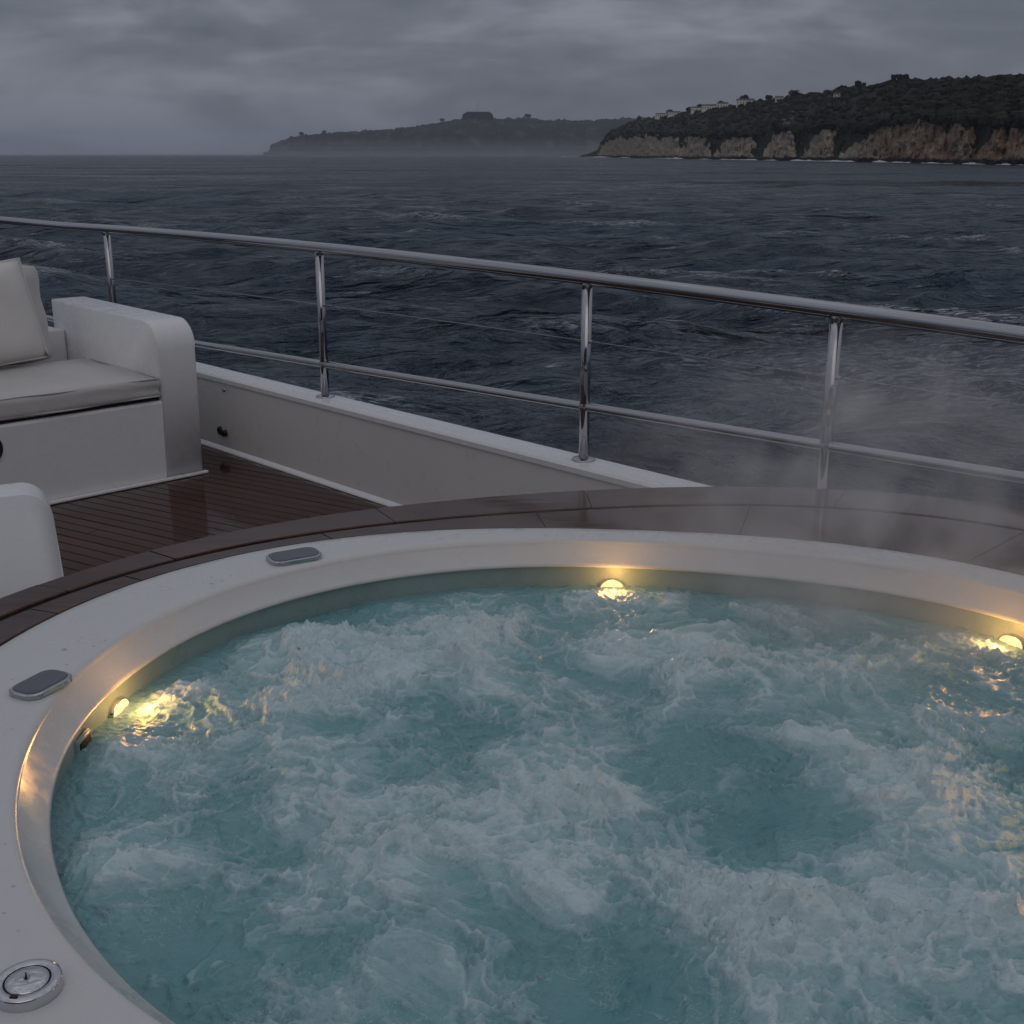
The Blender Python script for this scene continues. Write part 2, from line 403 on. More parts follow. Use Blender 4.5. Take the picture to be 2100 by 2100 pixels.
seam_px = [(0,1254),(58,1234),(116,1217),(207,1190),(311,1168),(400,1148),(600,1104),(766,1076),(1014,1050),(1221,1040),(1400,1037),(1755,1050),(2087,1077)]
seam_ex = [(1.72,2.75),(1.93,2.2),(1.88,1.55),(1.55,0.95),(1.05,0.62),(0.5,0.48),(-0.05,0.5),(-0.6,0.66),(-1.0,1.0),(-1.2,1.5),(-1.25,2.0)]
wood_px = [(0,1213),(123,1181),(308,1135),(420,1108),(663,1057),(799,1039),(1055,1012),(1180,1003),(1400,998),(1465,999),(1714,1007),(1921,1020),(2100,1038)]
wood_ex = [(1.85,2.95),(2.1,2.3),(2.05,1.5),(1.7,0.82),(1.1,0.44),(0.5,0.3),(-0.1,0.3),(-0.7,0.48),(-1.15,0.85),(-1.36,1.45),(-1.38,2.1)]
r_lip = ring_fit(lip_px, lip_ex, 5); r_out = ring_fit(out_px, out_ex, 4); r_seam = ring_fit(seam_px, seam_ex, 4); r_wood = ring_fit(wood_px, wood_ex, 4)
NT = 360; TH = np.linspace(0, 2 * np.pi, NT, endpoint=False)
def loop(r, z): return np.stack([CX + r * np.cos(TH), CY + r * np.sin(TH), np.full_like(TH, z)], 1)
def rings_mesh(name, loops): return mesh_np(name, np.vstack(loops), grid_quads(len(loops), NT, True))

tub = empty('hot_tub', (CX, CY, 0)); tag(tub, 'round white hot tub with wide moulded rim set in the wooden surround', 'hot tub')
tl = Matrix.Translation((-CX, -CY, 0))
def to_tub(o): o.parent = tub; o.matrix_parent_inverse = tl; return o
RL, RO = r_lip(TH), r_out(TH)
zt_ = ZR + 0.004
rim_loops = [loop(RO + 0.001, ZR - 0.04), loop(RO + 0.0005, zt_ - 0.010), loop(RO - 0.002, zt_ - 0.003), loop(RO - 0.007, zt_),
             loop(RO - 0.03, zt_ + 0.0015), loop(RL * .5 + RO * .5, zt_ + 0.002), loop(RL + 0.03, zt_ + 0.001)]
for k in range(0, 7):
    a = k / 6 * math.pi / 2; rr = 0.014
    rim_loops.append(loop(RL + rr - rr * math.sin(a), zt_ - rr + rr * math.cos(a)))
rim_loops += [loop(RL - 0.034, ZR - 0.043), loop(RL - 0.0375, ZR - 0.048), loop(RL - 0.0365, ZR - 0.052), loop(RL - 0.030, ZR - 0.0535), loop(RL + 0.0, ZR - 0.0535)]
to_tub(link('rim', rings_mesh('rim', rim_loops), M['rim'], smooth=True))
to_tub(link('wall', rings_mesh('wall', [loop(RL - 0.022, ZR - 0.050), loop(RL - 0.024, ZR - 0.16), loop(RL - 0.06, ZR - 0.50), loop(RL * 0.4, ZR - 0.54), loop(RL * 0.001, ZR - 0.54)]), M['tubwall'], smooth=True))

# wooden surround
sur = empty('tub_surround', (CX, CY, 0)); tag(sur, 'glossy wet curved wooden surround around the white hot tub rim', 'surround')
def to_sur(o): o.parent = sur; o.matrix_parent_inverse = tl; return o
RS, RW = r_seam(TH), r_wood(TH)
to_sur(link('coaming', rings_mesh('coaming', [loop(RO + 0.003, ZR - 0.032), loop(RW - 0.012, ZR - 0.032), loop(RW - 0.012, 0.002)]), M['gelcoat']))
to_sur(link('caulk_bed', rings_mesh('caulk_bed', [loop(RO + 0.0015, ZR - 0.005), loop(RO + 0.012, ZR - 0.005), loop(RW - 0.016, ZR - 0.0065), loop(RW - 0.016, ZR - 0.03)]), M['black']))
def board(t0, t1, ra, rb, z1, parent):
    n = max(4, int((t1 - t0) / 0.03)); t = np.linspace(t0, t1, n); a, b = ra(t), rb(t); zb = ZR - 0.026
    P = lambda r, z: np.stack([CX + r * np.cos(t), CY + r * np.sin(t), np.full_like(t, z)], 1)
    e = 0.0025
    prof = [P(a, zb), P(a, z1 - e), P(a + e, z1), P(b - e, z1), P(b, z1 - e), P(b, zb)]
    m = len(prof); co = np.stack(prof, 1).reshape(-1, 3)
    q = grid_quads(n, m, True)
    me = mesh_np('board', co, list(q) + [[0, 1, 4, 5], [1, 2, 3, 4], [(n-1)*m+5, (n-1)*m+4, (n-1)*m+1, (n-1)*m], [(n-1)*m+4, (n-1)*m+3, (n-1)*m+2, (n-1)*m+1]])
    o = link('board', me, M['varnish'])
    return to_sur(o)
def course(ra, rb, cuts, z):
    cuts = sorted(cuts); cuts = cuts + [cuts[0] + 2 * math.pi]
    for a, b in zip(cuts[:-1], cuts[1:]): board(a + 0.0012, b - 0.0012, ra, rb, z + random.uniform(-.0007, .0007), sur)
course(lambda t: r_out(t) + 0.009, lambda t: r_seam(t) - 0.007, [0.3, 0.78, 1.28, 1.75, 2.22, 2.605, 2.78, 3.3, 3.9, 4.5, 5.1, 5.7], ZR - 0.001)
course(lambda t: r_seam(t) + 0.007, lambda t: r_wood(t), [0.1, 0.62, 1.12, 1.62, 2.06, 2.50, 2.70, 3.2, 3.8, 4.4, 5.0, 5.6], ZR)

# tub lamps, skimmer
ZW = ZR - 0.104            # still water level
def wall_pt(th, dr): r = float(r_lip(np.array([th]))[0]) + dr; return Vector((CX + r * math.cos(th), CY + r * math.sin(th), 0))
M['lens'] = (lambda t: (t.set(Base_Color=(.6, .55, .45, 1), Emission_Color=(1.0, 0.76, 0.42, 1), Emission_Strength=0.62, Roughness=0.2), t.m)[1])(MT('lamp lens'))
def th_of(px, z):
    p = at_z(px[0], px[1], z); return math.atan2(p[1] - CY, p[0] - CX)
def lamp(th, label, zc=ZR - 0.103, power=0.34):
    p = wall_pt(th, -0.024); p.z = zc; d = Vector((-math.cos(th), -math.sin(th), 0))
    r = empty('tub_lamp', p); r.rotation_euler = d.to_track_quat('Z', 'Y').to_euler()
    tag(r, label, 'lamp', 'warm lamps inside the hot tub')
    Ri = d.to_track_quat('Z', 'Y').to_matrix().inverted()
    off = lambda a, b: Ri @ (d * a + Vector((0, 0, b)))
    link('bezel', lathe_mesh('bezel', [(0.0185, 0.009), (0.0195, 0.0105), (0.0205, 0.009), (0.0215, -0.002)], 28), M['chrome'], r, smooth=True).scale = (1.45, 1.0, 1.0)
    link('lens', lathe_mesh('lens', [(0.0, 0.0118), (0.010, 0.0114), (0.016, 0.0104), (0.0185, 0.0088)], 24), M['lens'], r, smooth=True).scale = (1.45, 1.0, 1.0)
    li = bpy.data.lights.new('lamp_light', 'POINT'); li.energy = power; li.color = (1.0, 0.46, 0.11); li.shadow_soft_size = 0.02
    lo = bpy.data.objects.new('lamp_light', li); COL.objects.link(lo); lo.parent = r; lo.location = off(0.06, 0.022)
    sp = bpy.data.lights.new('lamp_beam', 'SPOT'); sp.energy = power * 2.6; sp.color = (1.0, 0.47, 0.12); sp.shadow_soft_size = 0.02; sp.spot_size = R(110); sp.spot_blend = 1.0
    so = bpy.data.objects.new('lamp_beam', sp); COL.objects.link(so); so.parent = r; so.location = off(0.04, 0.03); so.rotation_euler = (math.pi, 0, 0)
    return r
lamp(th_of((1252, 1192), ZR - 0.098), 'warm lit tub lamp on the far wall beneath the rim')
lamp(th_of((284, 1455), ZR - 0.098), 'warm lit tub lamp on the left wall below the larger grey cap')
lamp(th_of((2040, 1330), ZR - 0.098), 'warm lit tub lamp at the right edge of the picture')
lamp(-0.40, 'warm lit tub lamp low on the right, only its glow in view', power=0.6)
def skimmer():
    th = th_of((170, 1530), ZR - 0.10); p = wall_pt(th, -0.0225); d = Vector((-math.cos(th), -math.sin(th), 0))
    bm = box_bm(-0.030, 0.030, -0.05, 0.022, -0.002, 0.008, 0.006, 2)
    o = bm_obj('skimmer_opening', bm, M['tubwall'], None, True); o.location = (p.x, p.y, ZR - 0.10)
    z = Vector((0, 0, 1)); x = z.cross(d); o.rotation_euler = Matrix((x, z, d)).transposed().to_euler()
    o.matrix_world = Matrix.Translation(o.location) @ Matrix((( x.x, z.x, d.x), (x.y, z.y, d.y), (x.z, z.z, d.z))).to_4x4()
    h = bm_obj('skimmer_slot', box_bm(-0.021, 0.021, -0.05, 0.014, 0.006, 0.0105, 0.003, 2), M['hole'], o, True)
    to_tub(o)
skimmer()

# rim fittings
def cap_obj(px, sx, sy, ang, label):
    p = at_z(px[0], px[1], ZR + 0.01)
    r = empty('rim_cap', (p[0], p[1], zt_ + 0.0015), ang); tag(r, label, 'cap', 'grey caps on the tub rim')
    def plate(name, sx, sy, z0, z1, rad, mat):
        bm = bmesh.new(); pts = []
        for qx, qy, a0 in ((1, 1, 0), (-1, 1, 90), (-1, -1, 180), (1, -1, 270)):
            for k in range(7):
                a = R(a0 + k * 15); pts.append((qx * (sx / 2 - rad) + rad * math.cos(a), qy * (sy / 2 - rad) + rad * math.sin(a)))
        lo = [bm.verts.new((x, y, z0)) for x, y in pts]
        hi = [bm.verts.new((x, y, z1 - 0.002)) for x, y in pts]; tp = [bm.verts.new((x * (1 - .004 / sx), y * (1 - .004 / sy), z1)) for x, y in pts]
        n = len(pts)
        for A, B in ((lo, hi), (hi, tp)):
            for i in range(n): bm.faces.new((A[i], A[(i + 1) % n], B[(i + 1) % n], B[i]))
        bm.faces.new(tp); bm.faces.new(lo[::-1]); return bm_obj(name, bm, mat, r)
    plate('frame', sx, sy, 0.0, 0.0095, sy * .34, M['steel'])
    plate('pad', sx - 0.010, sy - 0.010, 0.0097, 0.0115, sy * .30, M['pad'])
    return r
cap_obj((603, 1141), 0.118, 0.072, R(30), 'grey topped chrome cap on the far rim near the dark deck')
cap_obj((84, 1404), 0.100, 0.066, R(66), 'grey topped chrome cap on the left rim beside the lit lamp')
def knob():
    p = at_z(58, 2026, ZR + 0.008)
    r = empty('air_control_knob', (p[0], p[1], zt_ + 0.0045)); tag(r, 'round chrome control knob on the rim at the lower left', 'knob')
    link('base_ring', lathe_mesh('base_ring', [(0.029, 0.0112), (0.030, 0.0125), (0.037, 0.0130), (0.0415, 0.0115), (0.0420, 0.009), (0.0425, -0.003)], 48), M['chrome'], r, smooth=True)
    link('groove', lathe_mesh('groove', [(0.0, 0.0098), (0.030, 0.0098)], 40), M['black'], r)
    d = link('dial', lathe_mesh('dial', [(0.0, 0.0150), (0.010, 0.0150), (0.022, 0.0138), (0.0262, 0.0122), (0.0270, 0.0100)], 48), M['chrome'], r, smooth=True)
    link('pin', lathe_mesh('pin', [(0.0, 0.026), (0.0013, 0.0255), (0.0018, 0.020), (0.004, 0.0165), (0.0045, 0.0148)], 16), M['chrome'], d, smooth=True)
    bm = box_bm(-0.006, 0.004, -0.036, -0.030, 0.0130, 0.0145, 0.0008, 2); bm_obj('pointer_mark', bm, M['black'], r)
    r.rotation_euler.z = R(-4); r.scale = (0.84, 0.84, 0.84)
knob()

def droplets():
    g = np.random.default_rng(33); CO, Q = [], []; n = 0; seg = 8
    prof = [(1.0, 0.0), (0.86, 0.28), (0.5, 0.46), (0.02, 0.52)]
    for k in range(380):
        th = g.uniform(0, 2 * np.pi); a, b = float(r_lip(np.array([th]))[0]) + 0.016, float(r_out(np.array([th]))[0]) - 0.008
        r = a + (b - a) * g.beta(1.0, 2.2); s_ = g.uniform(0.0009, 0.0026) * (1 + (g.random() < .08))
        if fbm(np.array([math.cos(th) * 4.0 + r]), np.array([math.sin(th) * 4.0]), 2, 201)[0] < -0.05: continue
        c = np.array([CX + r * math.cos(th), CY + r * math.sin(th), zt_ + 0.0012]); sx = g.uniform(.8, 1.5)
        for pr, pz in prof:
            for q in range(seg):
                t_ = 2 * math.pi * q / seg; CO.append(c + s_ * np.array([pr * math.cos(t_) * sx, pr * math.sin(t_), pz]))
        Q.append(grid_quads(len(prof), seg, True) + n); n += len(prof) * seg
    t = MT('water drops'); t.set(Base_Color=(0.9, 0.95, 1, 1), Roughness=0.02, IOR=1.33, Transmission_Weight=1.0)
    o = link('droplets', mesh_np('droplets', np.array(CO), np.vstack(Q)), t.m, smooth=True); o['kind'] = 'stuff'; to_tub(o)
droplets()

# ------------------------------------------------------------------ churning tub water
def tub_water():
    nx, ny = 800, 690; rmax = float((RL + 0.026).max())
    x = np.linspace(CX - 1.16, CX + 1.22, nx); y = np.linspace(CY - 0.98, CY + 1.0, ny)
    X, Y = np.meshgrid(x, y)
    th = np.arctan2(Y - CY, X - CX); r = np.hypot(X - CX, Y - CY)
    tt = np.linspace(-np.pi, np.pi, 721); rl = np.interp(th, tt, r_lip(tt)) - 0.022
    e = rl - r                                         # distance to the wall
    wx = X + 0.10 * fbm(X * 3.1, Y * 3.1, 3, 3); wy = Y + 0.10 * fbm(X * 3.1 + 9, Y * 3.1, 3, 4)
    jets = [(at_z(*p, ZW)[:2], a, w) for p, a, w in (((700,1390), 1.0, .16), ((950,1360), .9, .13), ((1150,1680), 1.1, .17), ((760,1700), .7, .15), ((1300,1330), .7, .14), ((1880,1620), .8, .15),
            ((1500,1900), .9, .12), ((1650,1950), .7, .12), ((300,1560), .6, .12), ((420,1850), .35, .12), ((1700,1400), .5, .16), ((840,2020), .6, .08), ((200,1800), .5, .09), ((1950,1850), .7, .15), ((600,1330), .7, .10))]
    U = np.zeros_like(X)
    for (jx, jy), a, w in jets: U += a * np.exp(-((wx - jx) ** 2 + (wy - jy) ** 2) / (2 * (w * .72) ** 2))
    dark = [(at_z(*p, ZW)[:2], a, w) for p, a, w in (((1560,1700), .75, .11), ((640,1270), .9, .10), ((1230,2040), .8, .12), ((420,2010), .6, .12), ((360,1850), .3, .08), ((1460,1560), .5, .12), ((1780,1870), .5, .06), ((1020,1530),.3,.06))]
    for (jx, jy), a, w in dark: U -= a * np.exp(-((wx - jx) ** 2 + (wy - jy) ** 2) / (2 * (w * .75) ** 2))
    big = fbm(wx * 4.2, wy * 4.2, 4, 11)
    med = fbm(wx * 11 + .6 * big, wy * 11, 4, 21)
    # billows: rounded lumps with sharp creases
    bil = np.abs(perlin(wx * 13 + med, wy * 13, 31)); bil2 = np.abs(perlin(wx * 30 + 2 * med, wy * 30 + big, 37)); bil3 = np.abs(perlin(X * 70 + 3 * med, Y * 70, 41))
    rid = 1 - np.abs(perlin(wx * 9 + 1.2 * big, wy * 9 + 1.1 * med, 51)); rid2 = 1 - np.abs(perlin(wx * 22 + med * 1.5, wy * 22, 57))
    foam = np.clip(0.22 + 0.55 * U + 0.62 * big + 0.45 * med, 0, 1)
    act = 0.35 + 0.65 * np.clip(foam, 0, 1)
    h = 0.020 * U + 0.022 * big + act * (0.013 * med + 0.026 * bil * foam + 0.012 * bil2 * foam + 0.005 * bil3 * foam)
    h += 0.011 * act * sstep(0.80, 1.0, rid) + 0.006 * act * sstep(0.80, 1.0, rid2) + 0.0025 * fbm(X * 40, Y * 40, 3, 71)
    rp1 = ridged(wx * 34 + 1.5 * med, wy * 46, 2, 61); rp2 = ridged(X * 75 + 2 * med, Y * 95 + big, 1, 67)
    patch = np.clip(0.55 + 0.9 * fbm(X * 6, Y * 6, 2, 77), 0.15, 1)
    h += patch * (0.0085 * sstep(.45, 1, rp1) + 0.0030 * sstep(.5, 1, rp2) * (.4 + foam))
    lace = 0.34 * sstep(.80, .97, rp1) * patch + sstep(0.86, 0.985, rid) * 0.75 + sstep(0.88, 0.99, rid2) * 0.5 * act
    peak = at_z(946, 1345, ZW + .03)[:2]
    h += 0.035 * np.exp(-((X - peak[0]) ** 2 + (Y - peak[1]) ** 2) / (2 * .020 ** 2))
    h *= 0.25 + 0.75 * sstep(0.0, 0.10, e)
    wx2 = X + 0.035 * fbm(X * 9, Y * 9, 3, 91) + 0.012 * fbm(X * 30, Y * 30, 2, 93); wy2 = Y + 0.035 * fbm(X * 9 + 4, Y * 9, 3, 95) + 0.012 * fbm(X * 30, Y * 30 + 7, 2, 97)
    string = np.maximum(sstep(.945, .995, 1 - np.abs(perlin(wx2 * 10, wy2 * 12, 101))), .8 * sstep(.93, .99, 1 - np.abs(perlin(wx2 * 21 + 3, wy2 * 26, 103)))) * sstep(-.15, .35, fbm(X * 5 + 2, Y * 5, 3, 107))
    h += 0.006 * string
    lace = np.maximum(lace, 1.15 * string)
    hn = np.clip((h - np.median(h)) / 0.030, -0.6, 1.0)
    F_ = np.clip(0.20 * hn + foam * (0.55 + 0.9 * bil + 0.25 * bil2 * 2) * 0.85 + lace * 0.55 * (0.4 + foam), 0, 1) * sstep(0.005, 0.09, e)
    keep = e > -0.002
    idx = -np.ones(X.shape, int); 
    q = grid_quads(ny, nx); k4 = keep.ravel()[q].any(1); q = q[k4]
    Rr = np.minimum(r, rl); X2 = CX + Rr * np.cos(th); Y2 = CY + Rr * np.sin(th)
    used = np.unique(q); mp = -np.ones(X.size, int); mp[used] = np.arange(len(used))
    co = np.stack([X2.ravel(), Y2.ravel(), (ZW + h).ravel()], 1)[used]
    me = mesh_np('tub_water', co, mp[q]); attr(me, 'foam', F_.ravel()[used]); attr(me, 'body', np.clip(0.5 + 0.5 * U + .5 * big, 0, 1).ravel()[used])
    t = MT('churning spa water'); v = t.coord('Object')
    fm = t.attr('foam'); n1 = t.noise(v, 42.0, 6, 0.68, 1.0); n2 = t.noise(v, 150.0, 4, 0.65, 0.8)
    def lines(scale, dist, w, stretch):
        q = t.noise(t.coord('Object', (1, stretch, 1)), scale, 2.5, 0.55, dist)
        return t.ramp(t.math('ABSOLUTE', t.math('SUBTRACT', q, 0.5)), [(0.0, (1, 1, 1)), (w, (0, 0, 0))])
    pat = t.ramp(t.noise(v, 6.5, 3, 0.55, 0.4), [(0.40, (0.12,) * 3), (0.62, (1, 1, 1))])
    ln = t.math('MAXIMUM', lines(26.0, 1.3, 0.030, 1.3), t.math('MULTIPLY', lines(58.0, 1.2, 0.040, 1.4), 0.75))  # thin foam lines that also put wavelet glints into the colour
    ln = t.math('MULTIPLY', ln, pat)
    vo = t.N.new('ShaderNodeTexVoronoi'); vo.inputs['Scale'].default_value = 190.0; t.L.new(v, vo.inputs['Vector'])
    dots = t.math('MULTIPLY', t.ramp(vo.outputs['Distance'], [(0.10, (1, 1, 1)), (0.24, (0, 0, 0))]), t.ramp(n1, [(0.52, (0, 0, 0)), (0.62, (1, 1, 1))]))
    fac = t.math('ADD', fm, t.math('MULTIPLY', t.math('SUBTRACT', n1, 0.5), 0.34))
    fac = t.math('ADD', fac, t.math('MULTIPLY', t.math('SUBTRACT', n2, 0.5), 0.16), clamp=True)
    fac = t.math('MAXIMUM', fac, t.math('MULTIPLY', ln, t.math('ADD', 0.42, t.math('MULTIPLY', fm, 0.45))))
    fac = t.math('MAXIMUM', fac, t.math('MULTIPLY', dots, t.math('ADD', 0.35, t.math('MULTIPLY', fm, 0.5))), clamp=True)
    teal = t.mix(t.attr('body'), (0.14, 0.325, 0.355), (0.28, 0.485, 0.51))
    col = t.mix(t.ramp(fac, [(0.16, (0, 0, 0)), (0.30, (0.26,) * 3), (0.52, (0.46,) * 3), (0.66, (0.80,) * 3), (1.0, (1, 1, 1))]), teal, (0.62, 0.745, 0.78))
    t.set(Base_Color=col, Roughness=t.ramp(fac, [(0.2, (0.05,) * 3), (0.8, (0.26,) * 3)]), IOR=1.33)
    rip = t.noise(t.coord('Object', (1, 1.5, 1)), 70.0, 2, 0.5, 0.6)
    b1 = t.bump(rip, 0.55, 0.006)
    t.bump(t.math('ADD', n2, ln), 0.35, 0.004, b1)
    o = link('tub_water', me, t.m, smooth=True); tag(o, kind='structure')
tub_water()

# ------------------------------------------------------------------ sofas
SR = math.atan2(0.694, 0.72)
SC = at_z(422, 971, 0)
def arc(cy, cz, r, a0, a1, n=8): return [(cy + r * math.cos(R(a0 + (a1 - a0) * k / n)), cz + r * math.sin(R(a0 + (a1 - a0) * k / n))) for k in range(n + 1)]
def cushion(name, x0, x1, y0, y1, z0, z1, bev, mat, parent, puff=0.012, cuts=10):
    bm = box_bm(x0, x1, y0, y1, z0, z1)
    bmesh.ops.subdivide_edges(bm, edges=bm.edges[:], cuts=cuts, use_grid_fill=True)
    c = Vector(((x0 + x1) / 2, (y0 + y1) / 2, (z0 + z1) / 2)); hx, hy, hz = (x1 - x0) / 2, (y1 - y0) / 2, (z1 - z0) / 2
    sd = random.randint(0, 99)
    for v in bm.verts:
        p = v.co - c; q = [max(-h + bev, min(h - bev, a)) for a, h in zip(p, (hx, hy, hz))]; q = Vector(q); d = p - q
        if d.length > 1e-6: p = q + d.normalized() * bev
        u, w, s = p.x / hx, p.y / hy, p.z / hz
        bul_ = (1 - u * u) * (1 - w * w) if abs(s) > .8 else 0
        p.z += math.copysign(puff * bul_, p.z)
        p.x += 0.006 * math.sin(7 * p.z / max(hz, .01) + sd); p.z += 0.004 * math.sin(9 * u + 5 * w + sd) ; p.y += 0.004 * math.sin(6 * u + sd)
        v.co = c + p
    return bm_obj(name, bm, mat, parent, True)
def sofa_main():
    r = empty('deck_sofa', SC, SR); tag(r, 'white moulded deck sofa with pale cushions beside the bulwark', 'sofa')
    prof = [(0.018, 0.004), (0.0, 0.60)] + arc(0.125, 0.60, 0.122, 180, 90, 10)[1:] + [(1.10, 0.735), (1.10, 0.004)]
    bm_obj('arm', prism_bm(prof, -0.185, 0.0, 0.012, 3), M['gelcoat'], r, True)
    b = bm_obj('base', prism_bm([(0.022, 0.004), (0.006, 0.362), (0.014, 0.374), (1.0, 0.374), (1.0, 0.004)], -2.3, -0.186, 0.0), M['gelcoat'], r)
    bm_obj('shadow_gap', box_bm(-2.3, -0.187, 0.03, 0.75, 0.3745, 0.384), M['black'], r)
    bm_obj('base_trim', box_bm(-2.3, 0.012, -0.008, 0.016, 0.002, 0.014, 0.003, 2), M['gelcoat'], r)
    cushion('seat_cushion', -2.1, -0.188, -0.012, 0.76, 0.3845, 0.492, 0.034, M['leather'], r, 0.010)
    sc_ = [o for o in r.children if o.name.startswith('seat_cushion')][0]
    for zz, yy in ((0.478, -0.004), (0.398, -0.004)):
        pts = [(-2.08 + 1.88 * k / 24, yy + .004 * math.sin(k * 1.3), zz + .002 * math.sin(k * .9)) for k in range(25)] + [(-0.196, 0.008, zz), (-0.191, 0.03, zz), (-0.1905, 0.3, zz + .001), (-0.191, 0.7, zz)]
        link('piping', tube_mesh('piping', pts, 0.0034, 8), M['leather'], sc_, smooth=True)
    s = link('speaker', lathe_mesh('speaker', [(0.062, 0.0), (0.066, 0.005), (0.060, 0.009), (0.054, 0.006)], 36), M['black'], r, smooth=True)
    s.location = (-0.975, 0.0095, 0.282); s.rotation_euler = (math.pi / 2, 0, 0)
    link('cone', lathe_mesh('cone', [(0.0, 0.0012), (0.02, 0.002), (0.055, 0.0065)], 32), M['hole'], s, smooth=True)
    bm_obj('backboard', box_bm(-2.3, -0.186, 0.96, 1.06, 0.376, 0.60, 0.012, 2), M['gelcoat'], r, True)
    bk = cushion('back_cushion', -1.7, -0.34, 0.0, 0.17, 0.0, 0.46, 0.04, M['leather'], r, 0.0); bk.location = (0, 0.73, 0.494); bk.rotation_euler = (R(-12), 0, 0)
    return r
sofa_main()
def pillow_obj():
    r = empty('throw_pillow', SC, SR)
    bm = bmesh.new(); n = 18; w, h, tk = 0.52, 0.46, 0.075
    g = {}
    for side in (1, -1):
        for i in range(n + 1):
            for j in range(n + 1):
                u = -1 + 2 * i / n; v = -1 + 2 * j / n; edge = i in (0, n) or j in (0, n)
                if edge and side == -1: g[(side, i, j)] = g[(1, i, j)]; continue
                k = (1 - u ** 4) * (1 - v ** 4); pinch = 1 - 0.06 * (1 - abs(u * v)) * (u * u + v * v) / 2
                g[(side, i, j)] = bm.verts.new((u * w / 2 * pinch, -side * tk * k ** .55 + .006 * math.sin(5 * u + 3 * v), v * h / 2 * pinch))
        for i in range(n):
            for j in range(n):
                q = [g[(side, i, j)], g[(side, i + 1, j)], g[(side, i + 1, j + 1)], g[(side, i, j + 1)]]
                bm.faces.new(q if side == 1 else q[::-1])
    o = bm_obj('throw_pillow', bm, M['pillow'], None, True)
    bpy.data.objects.remove(r)
    ed = [(u, -1) for u in np.linspace(-1, 1, 19)] + [(1, v) for v in np.linspace(-1, 1, 19)[1:]] + [(u, 1) for u in np.linspace(1, -1, 19)[1:]] + [(-1, v) for v in np.linspace(1, -1, 19)[1:]]
    pp = [(u * w / 2 * (1 - .06 * (1 - abs(u * v)) * (u * u + v * v) / 2), .006 * math.sin(5 * u + 3 * v), v * h / 2 * (1 - .06 * (1 - abs(u * v)) * (u * u + v * v) / 2)) for u, v in ed]
    link('piping', tube_mesh('piping', pp, 0.0042, 8), M['pillow'], o, smooth=True)
    Mx = Matrix.Translation(Vector(SC)) @ Matrix.Rotation(SR, 4, 'Z') @ Matrix.Translation((-0.715, 0.635, 0.735)) @ Matrix.Rotation(R(-13), 4, 'X') @ Matrix.Rotation(R(-5), 4, 'Y')
    o.matrix_world = Mx
    tag(o, 'ivory square pillow leaning on the back of the white deck sofa', 'pillow')
pillow_obj()
def sofa_side():
    """second bench, seen only by the side of its arm behind the tub surround"""
    a = math.atan2(0.43, 0.90); r = empty('side_bench', (-1.145, 2.865, 0), a)
    tag(r, 'low white bench arm at the left edge just behind the wooden surround', 'bench')
    # local +x is the front of the bench, +y runs away from the viewer
    bm = prism_bm([(-x, z) for x, z in ([(0.0, 0.004), (-0.028, 0.55)] + [(-0.098 + 0.07 * math.cos(R(t)), 0.55 + 0.07 * math.sin(R(t))) for t in range(0, 91, 9)] + [(-0.85, 0.618), (-0.85, 0.004)])], 0.0, 0.13, 0.014, 3)
    bm.transform(Matrix(((0, -1, 0, 0), (1, 0, 0, 0), (0, 0, 1, 0), (0, 0, 0, 1))))
    bm_obj('arm', bm, M['gelcoat'], r, True)
    bm_obj('base', box_bm(-0.85, -0.045, 0.131, 0.62, 0.004, 0.27, 0.01, 2), M['gelcoat'], r)
    cushion('seat_cushion', -0.83, -0.05, 0.134, 0.61, 0.272, 0.36, 0.03, M['leather'], r, 0.008)
sofa_side()

